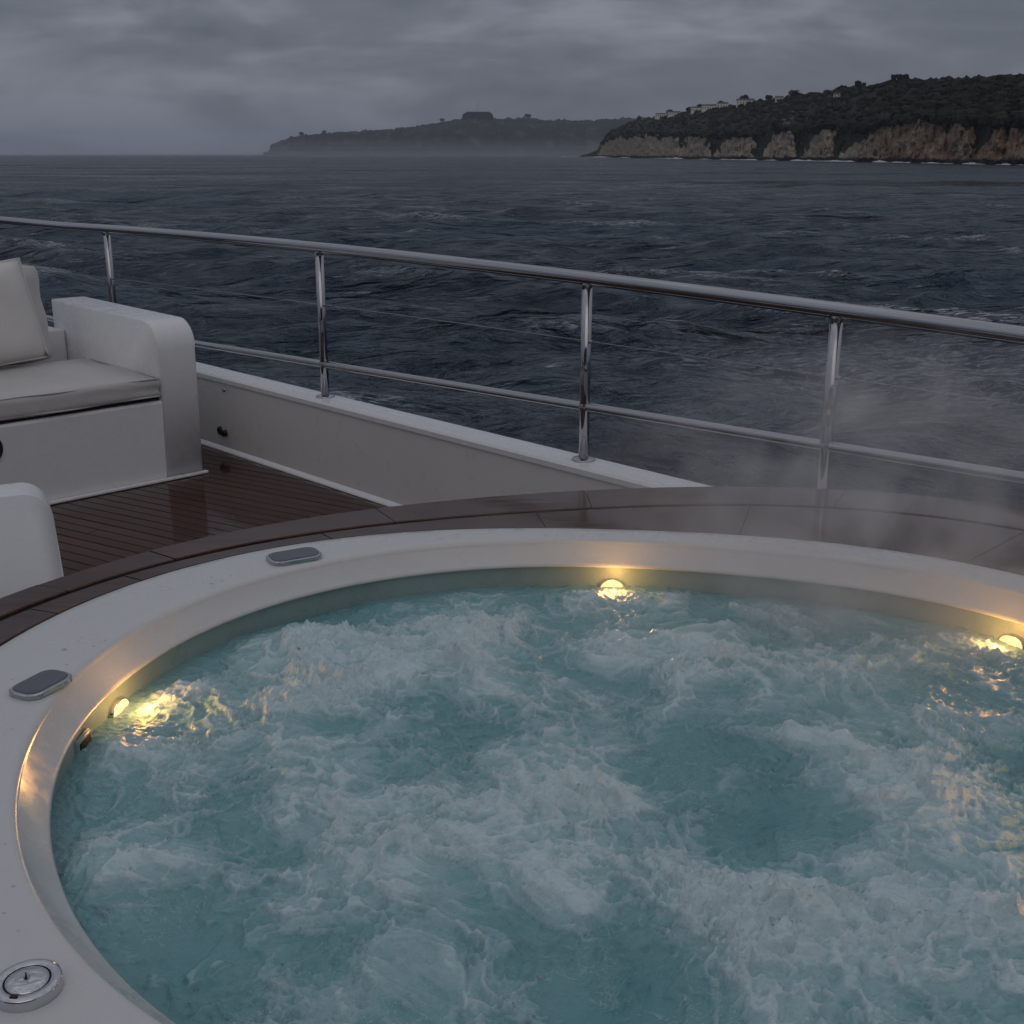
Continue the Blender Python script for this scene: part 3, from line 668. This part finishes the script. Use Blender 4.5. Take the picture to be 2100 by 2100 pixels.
# ------------------------------------------------------------------ sea
SEA = CZ - 6.5
def sea():
    dl = np.concatenate([np.linspace(1.15, 0.34, 60, endpoint=False), np.linspace(0.34, 0.012, 560, endpoint=False), np.geomspace(0.012, 0.00032, 90)])
    rr = 6.5 / dl
    az = np.concatenate([np.linspace(-math.pi, -0.62, 60, endpoint=False), np.linspace(-0.62, 0.62, 820), np.linspace(0.62, math.pi, 61)[1:-1]])
    nr, na = len(rr), len(az); Rg, A = np.meshgrid(rr, az, indexing='ij'); X = Rg * np.sin(A); Y = Rg * np.cos(A)
    dr = np.gradient(rr)[:, None] * np.ones((1, na)); da = np.maximum(Rg * np.gradient(az)[None, :], 0)
    cell = np.maximum(dr * 0.7, da)
    H = np.zeros_like(X); DX = np.zeros_like(X); DY = np.zeros_like(X)
    g = np.random.default_rng(3); wind = R(250)
    for i in range(78):
        lam = 0.45 * (26 / 0.45) ** (i / 77.0); lam *= g.uniform(.93, 1.07); th = wind + g.normal(0, 0.55); k = 2 * math.pi / lam
        amp = 0.0054 * lam * (1.0 if lam < 2 else 1.35) * min(1.0, (9.0 / lam) ** 0.75); ph = g.uniform(0, 6.28)
        att = sstep(2.2, 5.0, lam / cell)
        p = k * (X * math.cos(th) + Y * math.sin(th)) + ph
        env = 0.55 + 0.9 * np.clip(0.5 + perlin(X / (lam * 6) + i, Y / (lam * 6), i), 0, 1)
        H += att * amp * env * np.cos(p); q = att * amp * env * np.sin(p) * 0.85
        DX -= q * math.cos(th); DY -= q * math.sin(th)
    crest = sstep(0.16, 0.34, H)
    co = np.stack([X + DX, Y + DY, SEA + H], -1).reshape(-1, 3)
    patch = sstep(-0.02, 0.42, fbm(X / 22, Y / 14, 3, 61))
    me = mesh_np('sea', co, grid_quads(nr, na, True)[:, ::-1]); 
    wake = np.exp(-((X + 10.5) ** 2 + (Y - 27) ** 2) / 60.0) + np.exp(-((X - 13) ** 2 + (Y - 38) ** 2) / 90.0) * .8
    attr(me, 'crest', np.clip(crest * patch * 1.5 + wake * 0.62, 0, 1))
    t = MT('grey blue sea')
    v = t.coord('Object'); n1 = t.noise(t.coord('Object', (1, 1.6, 1), (0, 0, 0.35)), 1.6, 6, 0.62, 0.4); n2 = t.noise(t.coord('Object', (1, 1.8, 1), (0, 0, 0.3)), 0.22, 6, 0.6, 0.3)
    n3 = t.noise(t.coord('Object', (0.6, 1.8, 1), (0, 0, 0.35)), 2.4, 6, 0.7, 1.0); n4 = t.noise(t.coord('Object', (0.5, 1.7, 1), (0, 0, 0.3)), 0.35, 5, 0.7, 0.8)
    fo = t.math('MULTIPLY', t.attr('crest'), t.ramp(n3, [(0.47, (0, 0, 0)), (0.61, (1, 1, 1))]), clamp=True)
    far = t.math('MULTIPLY', t.ramp(n4, [(0.61, (0, 0, 0)), (0.69, (1, 1, 1))]), t.ramp(n3, [(0.45, (0, 0, 0)), (0.6, (1, 1, 1))]))
    fo = t.math('MAXIMUM', fo, t.math('MULTIPLY', far, 0.85))
    body = t.mix(n4, (0.022, 0.047, 0.092), (0.032, 0.074, 0.108))
    gn = t.math('ADD', t.math('MULTIPLY', t.noise(t.coord('Object', (0.35, 1.0, 1), (0, 0, 0.12)), 0.020, 6, 0.62, 0.6), 0.6), t.math('MULTIPLY', t.noise(t.coord('Object', (0.3, 1.0, 1), (0, 0, 0.1)), 0.12, 5, 0.6, 0.4), 0.4))
    gust = t.ramp(gn, [(0.40, (0.06,) * 3), (0.60, (0.42,) * 3)])
    body = t.mix(t.ramp(gn, [(0.42, (0, 0, 0)), (0.58, (1, 1, 1))]), (0.010, 0.021, 0.044), body)
    t.set(Base_Color=t.mix(fo, body, (0.55, 0.58, 0.62)), Roughness=t.mix(fo, gust, (0.6,) * 3), IOR=1.33, Specular_IOR_Level=0.44)
    n5 = t.noise(t.coord('Object', (0.7, 1.6, 1), (0, 0, 0.25)), 0.035, 5, 0.6, 0.4)
    b0 = t.bump(n5, 1.0, 16.0); b1 = t.bump(n2, 1.0, 4.0, b0); t.bump(n1, 0.7, 0.16, b1)
    o = link('sea', me, t.m, smooth=True); tag(o, kind='structure')
sea()

# ------------------------------------------------------------------ headlands
def dir_of(px): d = ray(px, 315.0); return d[:2] / np.hypot(*d[:2])
def z_at(px, py, dist):
    d = ray(px, py); return CZ + dist * d[2] / np.hypot(d[0], d[1])
def interp(tab, x): t = np.array(tab, float); return np.interp(x, t[:, 0], t[:, 1])
sky_t = [(1190,321),(1224,308),(1234,291),(1253,269),(1297,249),(1347,243),(1415,229),(1509,216),(1607,202),(1715,185),(1838,168),(1961,163),(2100,158),(2300,150),(2600,140)]
clf_t = [(1190,321),(1224,310),(1234,298),(1253,280),(1297,274),(1415,276),(1514,274),(1617,266),(1691,258),(1750,262),(1789,254),(1838,242),(1917,244),(1961,236),(2035,244),(2100,250),(2300,245),(2600,240)]
wat_t = [(1190,321.3),(1445,326),(1691,329.5),(2100,336),(2300,338),(2600,341)]
def D_of(x): return 6.5 / ((interp(wat_t, x) - 315) / F / 1.04)
M['land'] = None
def land_material():
    t = MT('headland ground'); v = t.coord('Object')
    rock = t.attr('rock'); warm = t.attr('warm'); n = t.noise(v, 0.06, 6, 0.65, 0.8); n2 = t.math('ADD', t.math('MULTIPLY', t.noise(t.coord('Object', (1, 1, 0.45)), 0.22, 5, 0.7, 0.5), 0.6), t.math('MULTIPLY', t.noise(t.coord('Object', (0.5, 0.5, 1.3), (0.25, 0.1, 0)), 0.45, 5, 0.7, 0.4), 0.4))
    rc = t.mix(t.ramp(n2, [(0.36, (0, 0, 0)), (0.62, (1, 1, 1))]), (0.07, 0.058, 0.046), (0.50, 0.42, 0.32))
    rw = t.mix(t.ramp(n2, [(0.36, (0, 0, 0)), (0.64, (1, 1, 1))]), (0.06, 0.04, 0.03), (0.45, 0.28, 0.18))
    rcol = t.mix(warm, rc, rw)
    veg = t.mix(t.ramp(n, [(0.35, (0, 0, 0)), (0.7, (1, 1, 1))]), (0.007, 0.012, 0.007), (0.034, 0.036, 0.020))
    field = t.mix(t.attr('field'), veg, (0.16, 0.15, 0.10))
    m = t.ramp(t.math('ADD', rock, t.math('MULTIPLY', t.math('SUBTRACT', n2, 0.5), 1.25)), [(0.42, (0, 0, 0)), (0.58, (1, 1, 1))])
    c = t.mix(m, field, rcol); c = t.mix(t.attr('wet'), c, (0.012, 0.012, 0.013))
    t.set(Base_Color=c, Roughness=0.9, IOR=1.3); t.bump(n2, 0.9, 3.0); return t.m
M['land'] = land_material()
def near_headland():
    ns, nt_ = 620, 110
    px = np.linspace(1190, 2600, ns); D = D_of(px); dirs = np.array([dir_of(p) for p in px])
    zc = np.array([z_at(p, interp(clf_t, p), d) for p, d in zip(px, D)]); zs = np.array([z_at(p, interp(sky_t, p), d * 1.32) for p, d in zip(px, D)])
    zs = np.maximum(zs, zc + 1)
    arc_ = np.concatenate([[0], np.cumsum(np.hypot(*np.diff(dirs * D[:, None], axis=0).T))])
    BUT = [(1224,1330,1240,1340,1.0),(1332,1360,1355,1368,.95),(1362,1395,1372,1388,.9),(1395,1460,1415,1440,.95),(1462,1545,1505,1530,1.0),(1562,1632,1600,1616,1.1),(1640,1700,1688,1704,.95),
           (1712,1762,1758,1778,.6),(1758,1945,1795,1925,1.0),(1935,1995,1955,1978,1.1),(2000,2044,2040,2062,.9),(2052,2165,2085,2150,1.0),(2185,2300,2200,2280,1.0),(2330,2420,2350,2400,1.),(2450,2560,2480,2530,1.)]
    def buttress(x, hf, soft):
        m = np.zeros(np.broadcast(x, hf).shape)
        for a, b, c, d, tp in BUT:
            u = np.clip(hf / tp, 0, 1); l = a - 5 + (c - a) * u; r = b + 5 + (d - b) * u
            m = np.maximum(m, sstep(-soft, soft, np.minimum(x - l, r - x)) * (1 - sstep(tp - .06, tp + .06, hf)))
        return m
    wc = 20 + 55 * (1 - buttress(px + 6 * fbm(px / 17, px * 0, 3, 81), np.full(ns, .5), 14))          # cliffs narrow, gullies wide
    wc *= np.clip(D / 1000, .7, 1.6)
    tw = np.concatenate([np.linspace(0, 1, 60), 1 + np.geomspace(0.03, 3.2, nt_ - 60)])
    Wd = np.zeros((nt_, ns)); H = np.zeros((nt_, ns)); rock = np.zeros((nt_, ns))
    hill = D * 0.32
    for i, t in enumerate(tw):
        if t <= 1: Wd[i] = wc * t
        else: Wd[i] = wc + (hill - wc) * (t - 1) / 1.0 if t < 2 else hill + (hill) * (t - 2)
    A_ = np.tile(arc_, (nt_, 1))
    prof = lambda t, steep: sstep(0, 1, t) * .5 + .5 * t ** steep
    for i, t in enumerate(tw):
        hc = zc - SEA
        if t <= 1: H[i] = hc * (0.06 * sstep(0, .06, np.full(ns, t)) + 0.94 * prof(np.full(ns, max(t - .05, 0) / .95), 0.8))
        elif t < 2: u = t - 1; H[i] = hc + (zs - zc) * (u ** 0.9)
        else: H[i] = (zs - SEA) * (1 - 0.28 * (t - 2))
    rough = fbm(A_ / 18, Wd / 14, 5, 91) * 5 + fbm(A_ / 60, Wd / 50, 3, 95) * 5
    amp = sstep(0.02, .5, tw)[:, None] * np.where(tw[:, None] < 1, 1.0, 0.55) * np.clip((zc - SEA) / 30, 0, 1)[None, :]
    H = H + rough * amp * 1.1
    WW = Wd + (fbm(A_ / 11, H / 9, 4, 99) * 13) * np.where(tw[:, None] <= 1, sstep(0, .1, tw)[:, None], 0) * np.clip((zc - SEA) / 20, 0, 1)
    dist = D[None, :] + WW
    co = np.stack([dirs[None, :, 0] * dist, dirs[None, :, 1] * dist, np.where(tw[:, None] <= 0, SEA - 1.0, SEA + H)], -1)
    slope = np.gradient(H, axis=0) / np.maximum(np.gradient(Wd, axis=0), 0.2)
    HF = H / np.maximum((zc - SEA)[None, :], 4); PX = np.tile(px, (nt_, 1)); rock = buttress(PX + 20 * fbm(A_ / 16, H / 11, 5, 105), HF + .22 * fbm(A_ / 10, H / 12, 3, 107), 5)
    warm = sstep(1740, 1830, px)[None, :] * np.ones((nt_, 1)) * np.clip(.75 + fbm(A_ / 40, H / 25, 3, 111), 0, 1)
    me = mesh_np('headland', co.reshape(-1, 3), grid_quads(nt_, ns)[:, ::-1])
    attr(me, 'rock', rock); attr(me, 'warm', warm); attr(me, 'wet', sstep(4.5, 2.2, H + 2 * fbm(A_ / 12, H / 8, 3, 121)) * np.where(tw[:, None] < 1, 1, 0))
    fx = np.tile(px, (nt_, 1)); T2 = np.tile(tw[:, None], (1, ns))
    field = np.exp(-((fx - 1612) / 30) ** 2 - ((T2 - 1.42) / .05) ** 2) + np.exp(-((fx - 1600) / 26) ** 2 - ((T2 - 1.24) / .03) ** 2) + np.exp(-((fx - 1680) / 14) ** 2 - ((T2 - 1.2) / .04) ** 2)
    attr(me, 'field', np.clip(field, 0, 1))
    o = link('headland', me, M['land'], smooth=True); tag(o, kind='structure')
    return co, px, tw
LAND, LPX, LTW = near_headland()
def land_at(px, t):
    i = np.argmin(abs(LTW - t)); j = np.argmin(abs(LPX - px)); return Vector(LAND[i, j])
M['scrub'] = (lambda t: (t.set(Base_Color=t.ramp(t.noise(t.coord('Object'), 0.09, 5, .6), [(0.34, (0.005, 0.009, 0.005)), (0.66, (0.034, 0.038, 0.020))]), Roughness=0.9, IOR=1.2), t.m)[1])(MT('dark scrub leaves'))
def scrub():
    bm = bmesh.new(); bmesh.ops.create_icosphere(bm, subdivisions=1, radius=1.0); V = np.array([v.co[:] for v in bm.verts]); Fc = np.array([[v.index for v in f.verts] for f in bm.faces]); bm.free()
    CO, T = [], []; n = 0; g = np.random.default_rng(9)
    for k in range(3600):
        p = g.uniform(1236, 2500) if k > 1200 else g.uniform(1236, 2150)
        t = g.uniform(1.0, 2.06) if k > 900 else g.uniform(1.92, 2.03)
        if g.random() < .25: t = g.uniform(0.86, 1.05)
        c = land_at(p, t); 
        if c.z < SEA + 14: continue
        s = g.uniform(1.6, 4.2) * (1.0 if t < 1.9 else 0.85)
        d = V * (1 + 0.35 * g.normal(size=(len(V), 1)).clip(-1, 1)) * s * np.array([g.uniform(.9, 1.7), g.uniform(.9, 1.7), g.uniform(.6, 1.0)])
        CO.append(d + np.array(c) + [0, 0, s * .15]); T.append(Fc + n); n += len(V)
    me = mesh_np('scrub', np.vstack(CO), [], np.vstack(T)); o = link('scrub', me, M['scrub']); tag(o, 'dark green scrub covering the top of the near headland', 'scrub', kind='stuff')
scrub()
M['bark'] = mat_plain('bark', (0.03, 0.025, 0.02), 0.9)
def tree(px, t, h, w, label, seed):
    c = land_at(px, t); r = empty('tree', c); tag(r, label, 'tree', 'trees on the skyline of the near headland')
    g = np.random.default_rng(seed)
    link('trunk', tube_mesh('trunk', [(0, 0, -2), (0.1, 0, h * .25), (0.2, 0.1, h * .55)], [0.45, 0.32, 0.12], 8), M['bark'], r)
    cl = []
    for k in range(14):
        a = g.uniform(0, 6.28); q = g.uniform(0, 1) ** .5; cl.append((q * w * .36 * math.cos(a), q * w * .36 * math.sin(a), h * g.uniform(.22, .72), min(w * .24, h * .3) * g.uniform(.6, 1.0)))
    co, qd = [], []; n = 0
    for k in range(1100):
        x, y, z, s = cl[g.integers(len(cl))]; d = g.normal(size=3); d /= np.linalg.norm(d)
        p = np.array([x, y, z]) + d * s * g.uniform(.6, 1.05); a, b = g.normal(size=3), g.normal(size=3); a = a / np.linalg.norm(a) * 1.15; b = b / np.linalg.norm(b) * .9
        co += [p - a, p - b, p + a, p + b]; qd.append([n, n + 1, n + 2, n + 3]); n += 4
    link('crown', mesh_np('crown', np.array(co), qd), M['scrub'], r)
for i, (px, t, h, w, lb) in enumerate([
    (1309, 2.0, 13, 14, 'lone dark tree nearest the seaward tip of the near headland'),
    (1369, 2.0, 13, 15, 'round dark tree just left of the white terrace houses'),
    (1408, 2.0, 9, 10, 'small dark tree between the two rows of pale houses'),
    (1437, 2.0, 11, 18, 'broad dark tree above the longest row of pale houses'),
    (1472, 2.0, 10, 11, 'small rounded tree right of the broad tree on the skyline'),
    (1523, 2.0, 14, 16, 'tall round solitary tree standing clear on the skyline'),
    (1570, 2.0, 10, 9, 'narrow dark tree right of the tall solitary tree'),
    (1625, 2.0, 12, 18, 'wide dark tree halfway along the headland skyline'),
    (1753, 2.0, 9, 13, 'low tree on the upper skyline of the near headland'),
    (1833, 2.0, 7, 26, 'wide flat-topped tree clump at the crest of the headland')]): tree(px, t, h, w, lb, 40 + i)
M['housewall'] = mat_plain('pale render', (0.72, 0.70, 0.66), 0.8)
M['houseroof'] = mat_plain('slate roof', (0.07, 0.07, 0.075), 0.7)
def house(px, t, w, d, h, label):
    c = land_at(px, t); dd = dir_of(px); r = empty('house', c, math.atan2(-dd[0], dd[1])); tag(r, label, 'house', 'pale houses on the headland slope')
    bm_obj('wall', box_bm(-w / 2, w / 2, -d / 2, d / 2, -3, h), M['housewall'], r)
    bm_obj('roof', prism_bm([(-d / 2 - .4, h + .01), (0, h + d * .32), (d / 2 + .4, h + .01)], -w / 2 - .3, w / 2 + .3), M['houseroof'], r)
    for k in range(max(2, int(w / 3.5))):
        x = -w / 2 + (k + .5) * w / max(2, int(w / 3.5))
        bm_obj('window', box_bm(x - .6, x + .6, -d / 2 - .06, -d / 2 - .002, h * .35, h * .75), M['black'], r)
for a in [(1352, 1.95, 18, 7, 6, 'leftmost pale house on the headland slope under the round tree'), (1378, 1.95, 22, 7, 6, 'long low pale house right of the round tree'),
          (1424, 1.95, 18, 7, 6.5, 'pale house under the broad skyline tree'), (1450, 1.95, 22, 7, 6.5, 'pale house at the middle of the upper row'), (1478, 1.95, 16, 7, 6.5, 'pale house at the right end of the upper row'),
          (1522, 1.95, 24, 8, 6, 'wide pale house below the tall solitary tree'), (1592, 1.93, 10, 7, 4, 'tiny pale house near the middle of the skyline'), (1706, 1.80, 7, 6, 3, 'small pale house alone on the dark upper slope'),
          (1609, 1.06, 6, 6, 4, 'pale ruin standing on the cliff edge above the gully')]: house(*a)
def surf():
    CO, Q = [], []; n = 0; g = np.random.default_rng(21)
    px = np.linspace(1150, 2450, 900); D = np.where(px < 1190, D_of(1190), D_of(px)); act = fbm(px / 38, px * 0 + 2.2, 3, 141)
    m = 7
    P = []
    for p, d, a in zip(px, D, act):
        w = max(0.0, a * 1.0 + 0.16) * 26 * d / 1200; hh = max(0.02, (a + .16) * 2.3)
        dd = dir_of(p)
        for k in range(m):
            u = k / (m - 1); P.append((dd[0] * (d + 4 - (w + 4.5) * u), dd[1] * (d + 4 - (w + 4.5) * u), SEA + hh * math.sin(u * math.pi) * g.uniform(.6, 1.2) - (0.3 if w < .5 else -0.05)))
    me = mesh_np('surf', np.array(P), grid_quads(len(px), m)[:, ::-1]); t = MT('white surf'); t.set(Base_Color=(0.62, 0.64, 0.67, 1), Roughness=0.8); t.bump(t.noise(t.coord('Object'), 0.8, 5), .6, .5)
    o = link('surf', me, t.m, smooth=True); tag(o, 'white surf breaking along the foot of the near cliffs', 'surf', kind='stuff')
surf()
far_t = [(540,316),(550,313),(558,299),(579,287),(616,278),(666,274),(732,270),(806,265),(860,258),(906,250),(947,243),(1051,243),(1080,241),(1113,245),(1179,248),(1225,245),(1299,242),(1400,236),(1600,226)]
FD = 5200.0
def far_headland():
    ns, nt_ = 420, 40; px = np.linspace(540, 1600, ns); dirs = np.array([dir_of(p) for p in px])
    zs = np.array([z_at(p, interp(far_t, p), FD + 700) for p in px]) + fbm(px / 16, px * 0 + .7, 4, 151) * 9 + np.maximum(fbm(px / 3.2, px * 0 + 4.7, 3, 153), 0) * 16
    tw = np.linspace(0, 1.6, nt_); co = np.zeros((nt_, ns, 3)); rock = np.zeros((nt_, ns))
    for i, t in enumerate(tw):
        dist = FD + 700 * t; h = (zs - SEA) * (t ** .55 if t <= 1 else 1 - .4 * (t - 1))
        h = h + fbm(px / 22, px * 0 + t * 6, 4, 155) * 26 * (1 - abs(t - .5) * 1.2 if t < 1 else .2) * sstep(0, .1, t)
        co[i] = np.stack([dirs[:, 0] * dist, dirs[:, 1] * dist, SEA + np.maximum(h, -2)], 1)
        rock[i] = 0.0
    me = mesh_np('far_headland', co.reshape(-1, 3), grid_quads(nt_, ns)[:, ::-1])
    attr(me, 'warm', np.zeros(nt_ * ns)); attr(me, 'wet', np.zeros(nt_ * ns)); P2, T3 = np.meshgrid(px, tw); attr(me, 'field', .5 * sstep(.1, .5, fbm(P2 / 30, T3 * 9, 3, 171)))
    attr(me, 'rock', rock)
    o = link('far_headland', me, M['land'], smooth=True); tag(o, kind='structure')
far_headland()
def fort():
    d = FD + 690; s = d / F * 1.0; dd = dir_of(980); z0 = z_at(980, 244, d); r = empty('hilltop_fort', (dd[0] * d, dd[1] * d, z0), math.atan2(-dd[0], dd[1])); tag(r, 'dark flat topped block on the summit of the hazy far headland', 'building')
    H_ = 13 * s; prof = [(-31 * s, -6 * s), (-29 * s, 8 * s), (-20 * s, H_), (22 * s, H_), (29 * s, 9 * s), (33 * s, -6 * s)]
    bm = prism_bm([(x, z) for x, z in prof], -30, 30); bm.transform(Matrix(((0, 1, 0, 0), (-1, 0, 0, 0), (0, 0, 1, 0), (0, 0, 0, 1))))
    bm_obj('block', bm, M['scrub'], r)
    m = empty('radio_mast', (dd[0] * d, dd[1] * d, z0 + H_)); tag(m, 'thin radio mast rising from the block on the far headland', 'mast')
    link('pole', tube_mesh('pole', [(0, 0, 0), (0, 0, 20 * s)], [2.6, 1.2], 8), M['housewall'], m); link('platform', tube_mesh('platform', [(0, 0, 5 * s), (0, 0, 7 * s)], 4.5, 8), M['housewall'], m)
    for px, w, lb in ((620, 6, 'small hazy tree near the seaward end of the far headland'), (667, 5, 'second hazy tree along the far headland skyline'), (908, 6, 'hazy tree left of the summit block on the far headland'), (1082, 8, 'hazy tree clump right of the summit block on the far headland')):
        q = dir_of(px); y = interp(far_t, px); t_ = empty('tree', (q[0] * d, q[1] * d, z_at(px, y, d))); tag(t_, lb, 'tree', 'trees on the far headland')
        bm = bmesh.new(); bmesh.ops.create_icosphere(bm, subdivisions=3, radius=1)
        for v in bm.verts: v.co = v.co * (1 + .25 * random.uniform(-1, 1)); v.co = Vector((v.co.x * w * s * .8, v.co.y * w * s * .8, v.co.z * w * s * .42 + 3.5 * s))
        bm_obj('crown', bm, M['scrub'], t_)
        link('trunk', tube_mesh('trunk', [(0, 0, -2 * s), (0, 0, 3 * s)], [2.0, 1.0], 6), M['bark'], t_)
fort()

# ------------------------------------------------------------------ haze over the sea and steam over the tub
def volume_mat(name, density, color, aniso=0.0):
    m = bpy.data.materials.new(name); m.use_nodes = True; N = m.node_tree.nodes; L = m.node_tree.links; N.clear()
    o = N.new('ShaderNodeOutputMaterial'); v = N.new('ShaderNodeVolumePrincipled'); v.inputs['Color'].default_value = (*color, 1)
    v.inputs['Density'].default_value = density; v.inputs['Anisotropy'].default_value = aniso; L.new(v.outputs[0], o.inputs['Volume'])
    return m, N, L, v
hm, _, _, _ = volume_mat('sea haze', 0.000055, (0.80, 0.86, 1.0))
hz = bm_obj('haze', box_bm(-16000, 16000, -16000, 22500, SEA - 6, SEA + 330), hm); tag(hz, 'thin grey sea haze over the water', 'haze', kind='stuff')

for top_, y0_ in ((14, 2500), (30, 2900), (52, 3300)):
    mm, _, _, _ = volume_mat('low mist', 0.00007, (0.86, 0.88, 0.96))
    o = bm_obj('mist', box_bm(-15000, 15000, y0_, 5600 - top_, SEA - 3 - top_ * .02, SEA + top_), mm); tag(o, 'low pale mist lying on the sea before the far headland', 'mist', 'mist banks', kind='stuff')
def steam():
    bm = bmesh.new(); bmesh.ops.create_icosphere(bm, subdivisions=3, radius=1.0)
    for v in bm.verts: v.co = Vector((v.co.x * 1.35, v.co.y * 1.15, v.co.z * 0.46))
    m, N, L, v = volume_mat('steam', 0.0, (0.95, 0.95, 0.97), 0.2)
    tc = N.new('ShaderNodeTexCoord'); mp = N.new('ShaderNodeMapping'); mp.inputs['Scale'].default_value = (1 / 1.35, 1 / 1.15, 1 / .46); L.new(tc.outputs['Object'], mp.inputs[0])
    ln = N.new('ShaderNodeVectorMath'); ln.operation = 'LENGTH'; L.new(mp.outputs[0], ln.inputs[0])
    mr = N.new('ShaderNodeMapRange'); mr.interpolation_type = 'SMOOTHSTEP'; mr.inputs[1].default_value = 1.0; mr.inputs[2].default_value = 0.25; mr.inputs[3].default_value = 0; mr.inputs[4].default_value = 1
    L.new(ln.outputs['Value'], mr.inputs[0])
    nz = N.new('ShaderNodeTexNoise'); nz.inputs['Scale'].default_value = 3.6; nz.inputs['Detail'].default_value = 4; nz.inputs['Distortion'].default_value = 1.4; L.new(tc.outputs['Object'], nz.inputs['Vector'])
    m2 = N.new('ShaderNodeMapRange'); m2.inputs[1].default_value = 0.46; m2.inputs[2].default_value = 0.74; m2.inputs[3].default_value = 0.03; m2.inputs[4].default_value = 1.0; L.new(nz.outputs['Fac'], m2.inputs[0])
    mu = N.new('ShaderNodeMath'); mu.operation = 'MULTIPLY'; L.new(mr.outputs[0], mu.inputs[0]); L.new(m2.outputs[0], mu.inputs[1])
    ds = N.new('ShaderNodeVectorMath'); ds.operation = 'DISTANCE'; L.new(tc.outputs['Object'], ds.inputs[0]); ds.inputs[1].default_value = (0.02, 0.36, -0.02)
    pl = N.new('ShaderNodeMapRange'); pl.interpolation_type = 'SMOOTHSTEP'; pl.inputs[1].default_value = 0.72; pl.inputs[2].default_value = 0.05; pl.inputs[3].default_value = 0.55; pl.inputs[4].default_value = 5.6; L.new(ds.outputs['Value'], pl.inputs[0])
    mu2 = N.new('ShaderNodeMath'); mu2.operation = 'MULTIPLY'; L.new(mu.outputs[0], mu2.inputs[0]); L.new(pl.outputs[0], mu2.inputs[1])
    L.new(mu2.outputs[0], v.inputs['Density'])
    o = bm_obj('steam', bm, m, None, True, (0.80, 2.10, 0.74)); tag(o, 'thin steam drifting off the hot tub towards the railing', 'steam', kind='stuff')
steam()
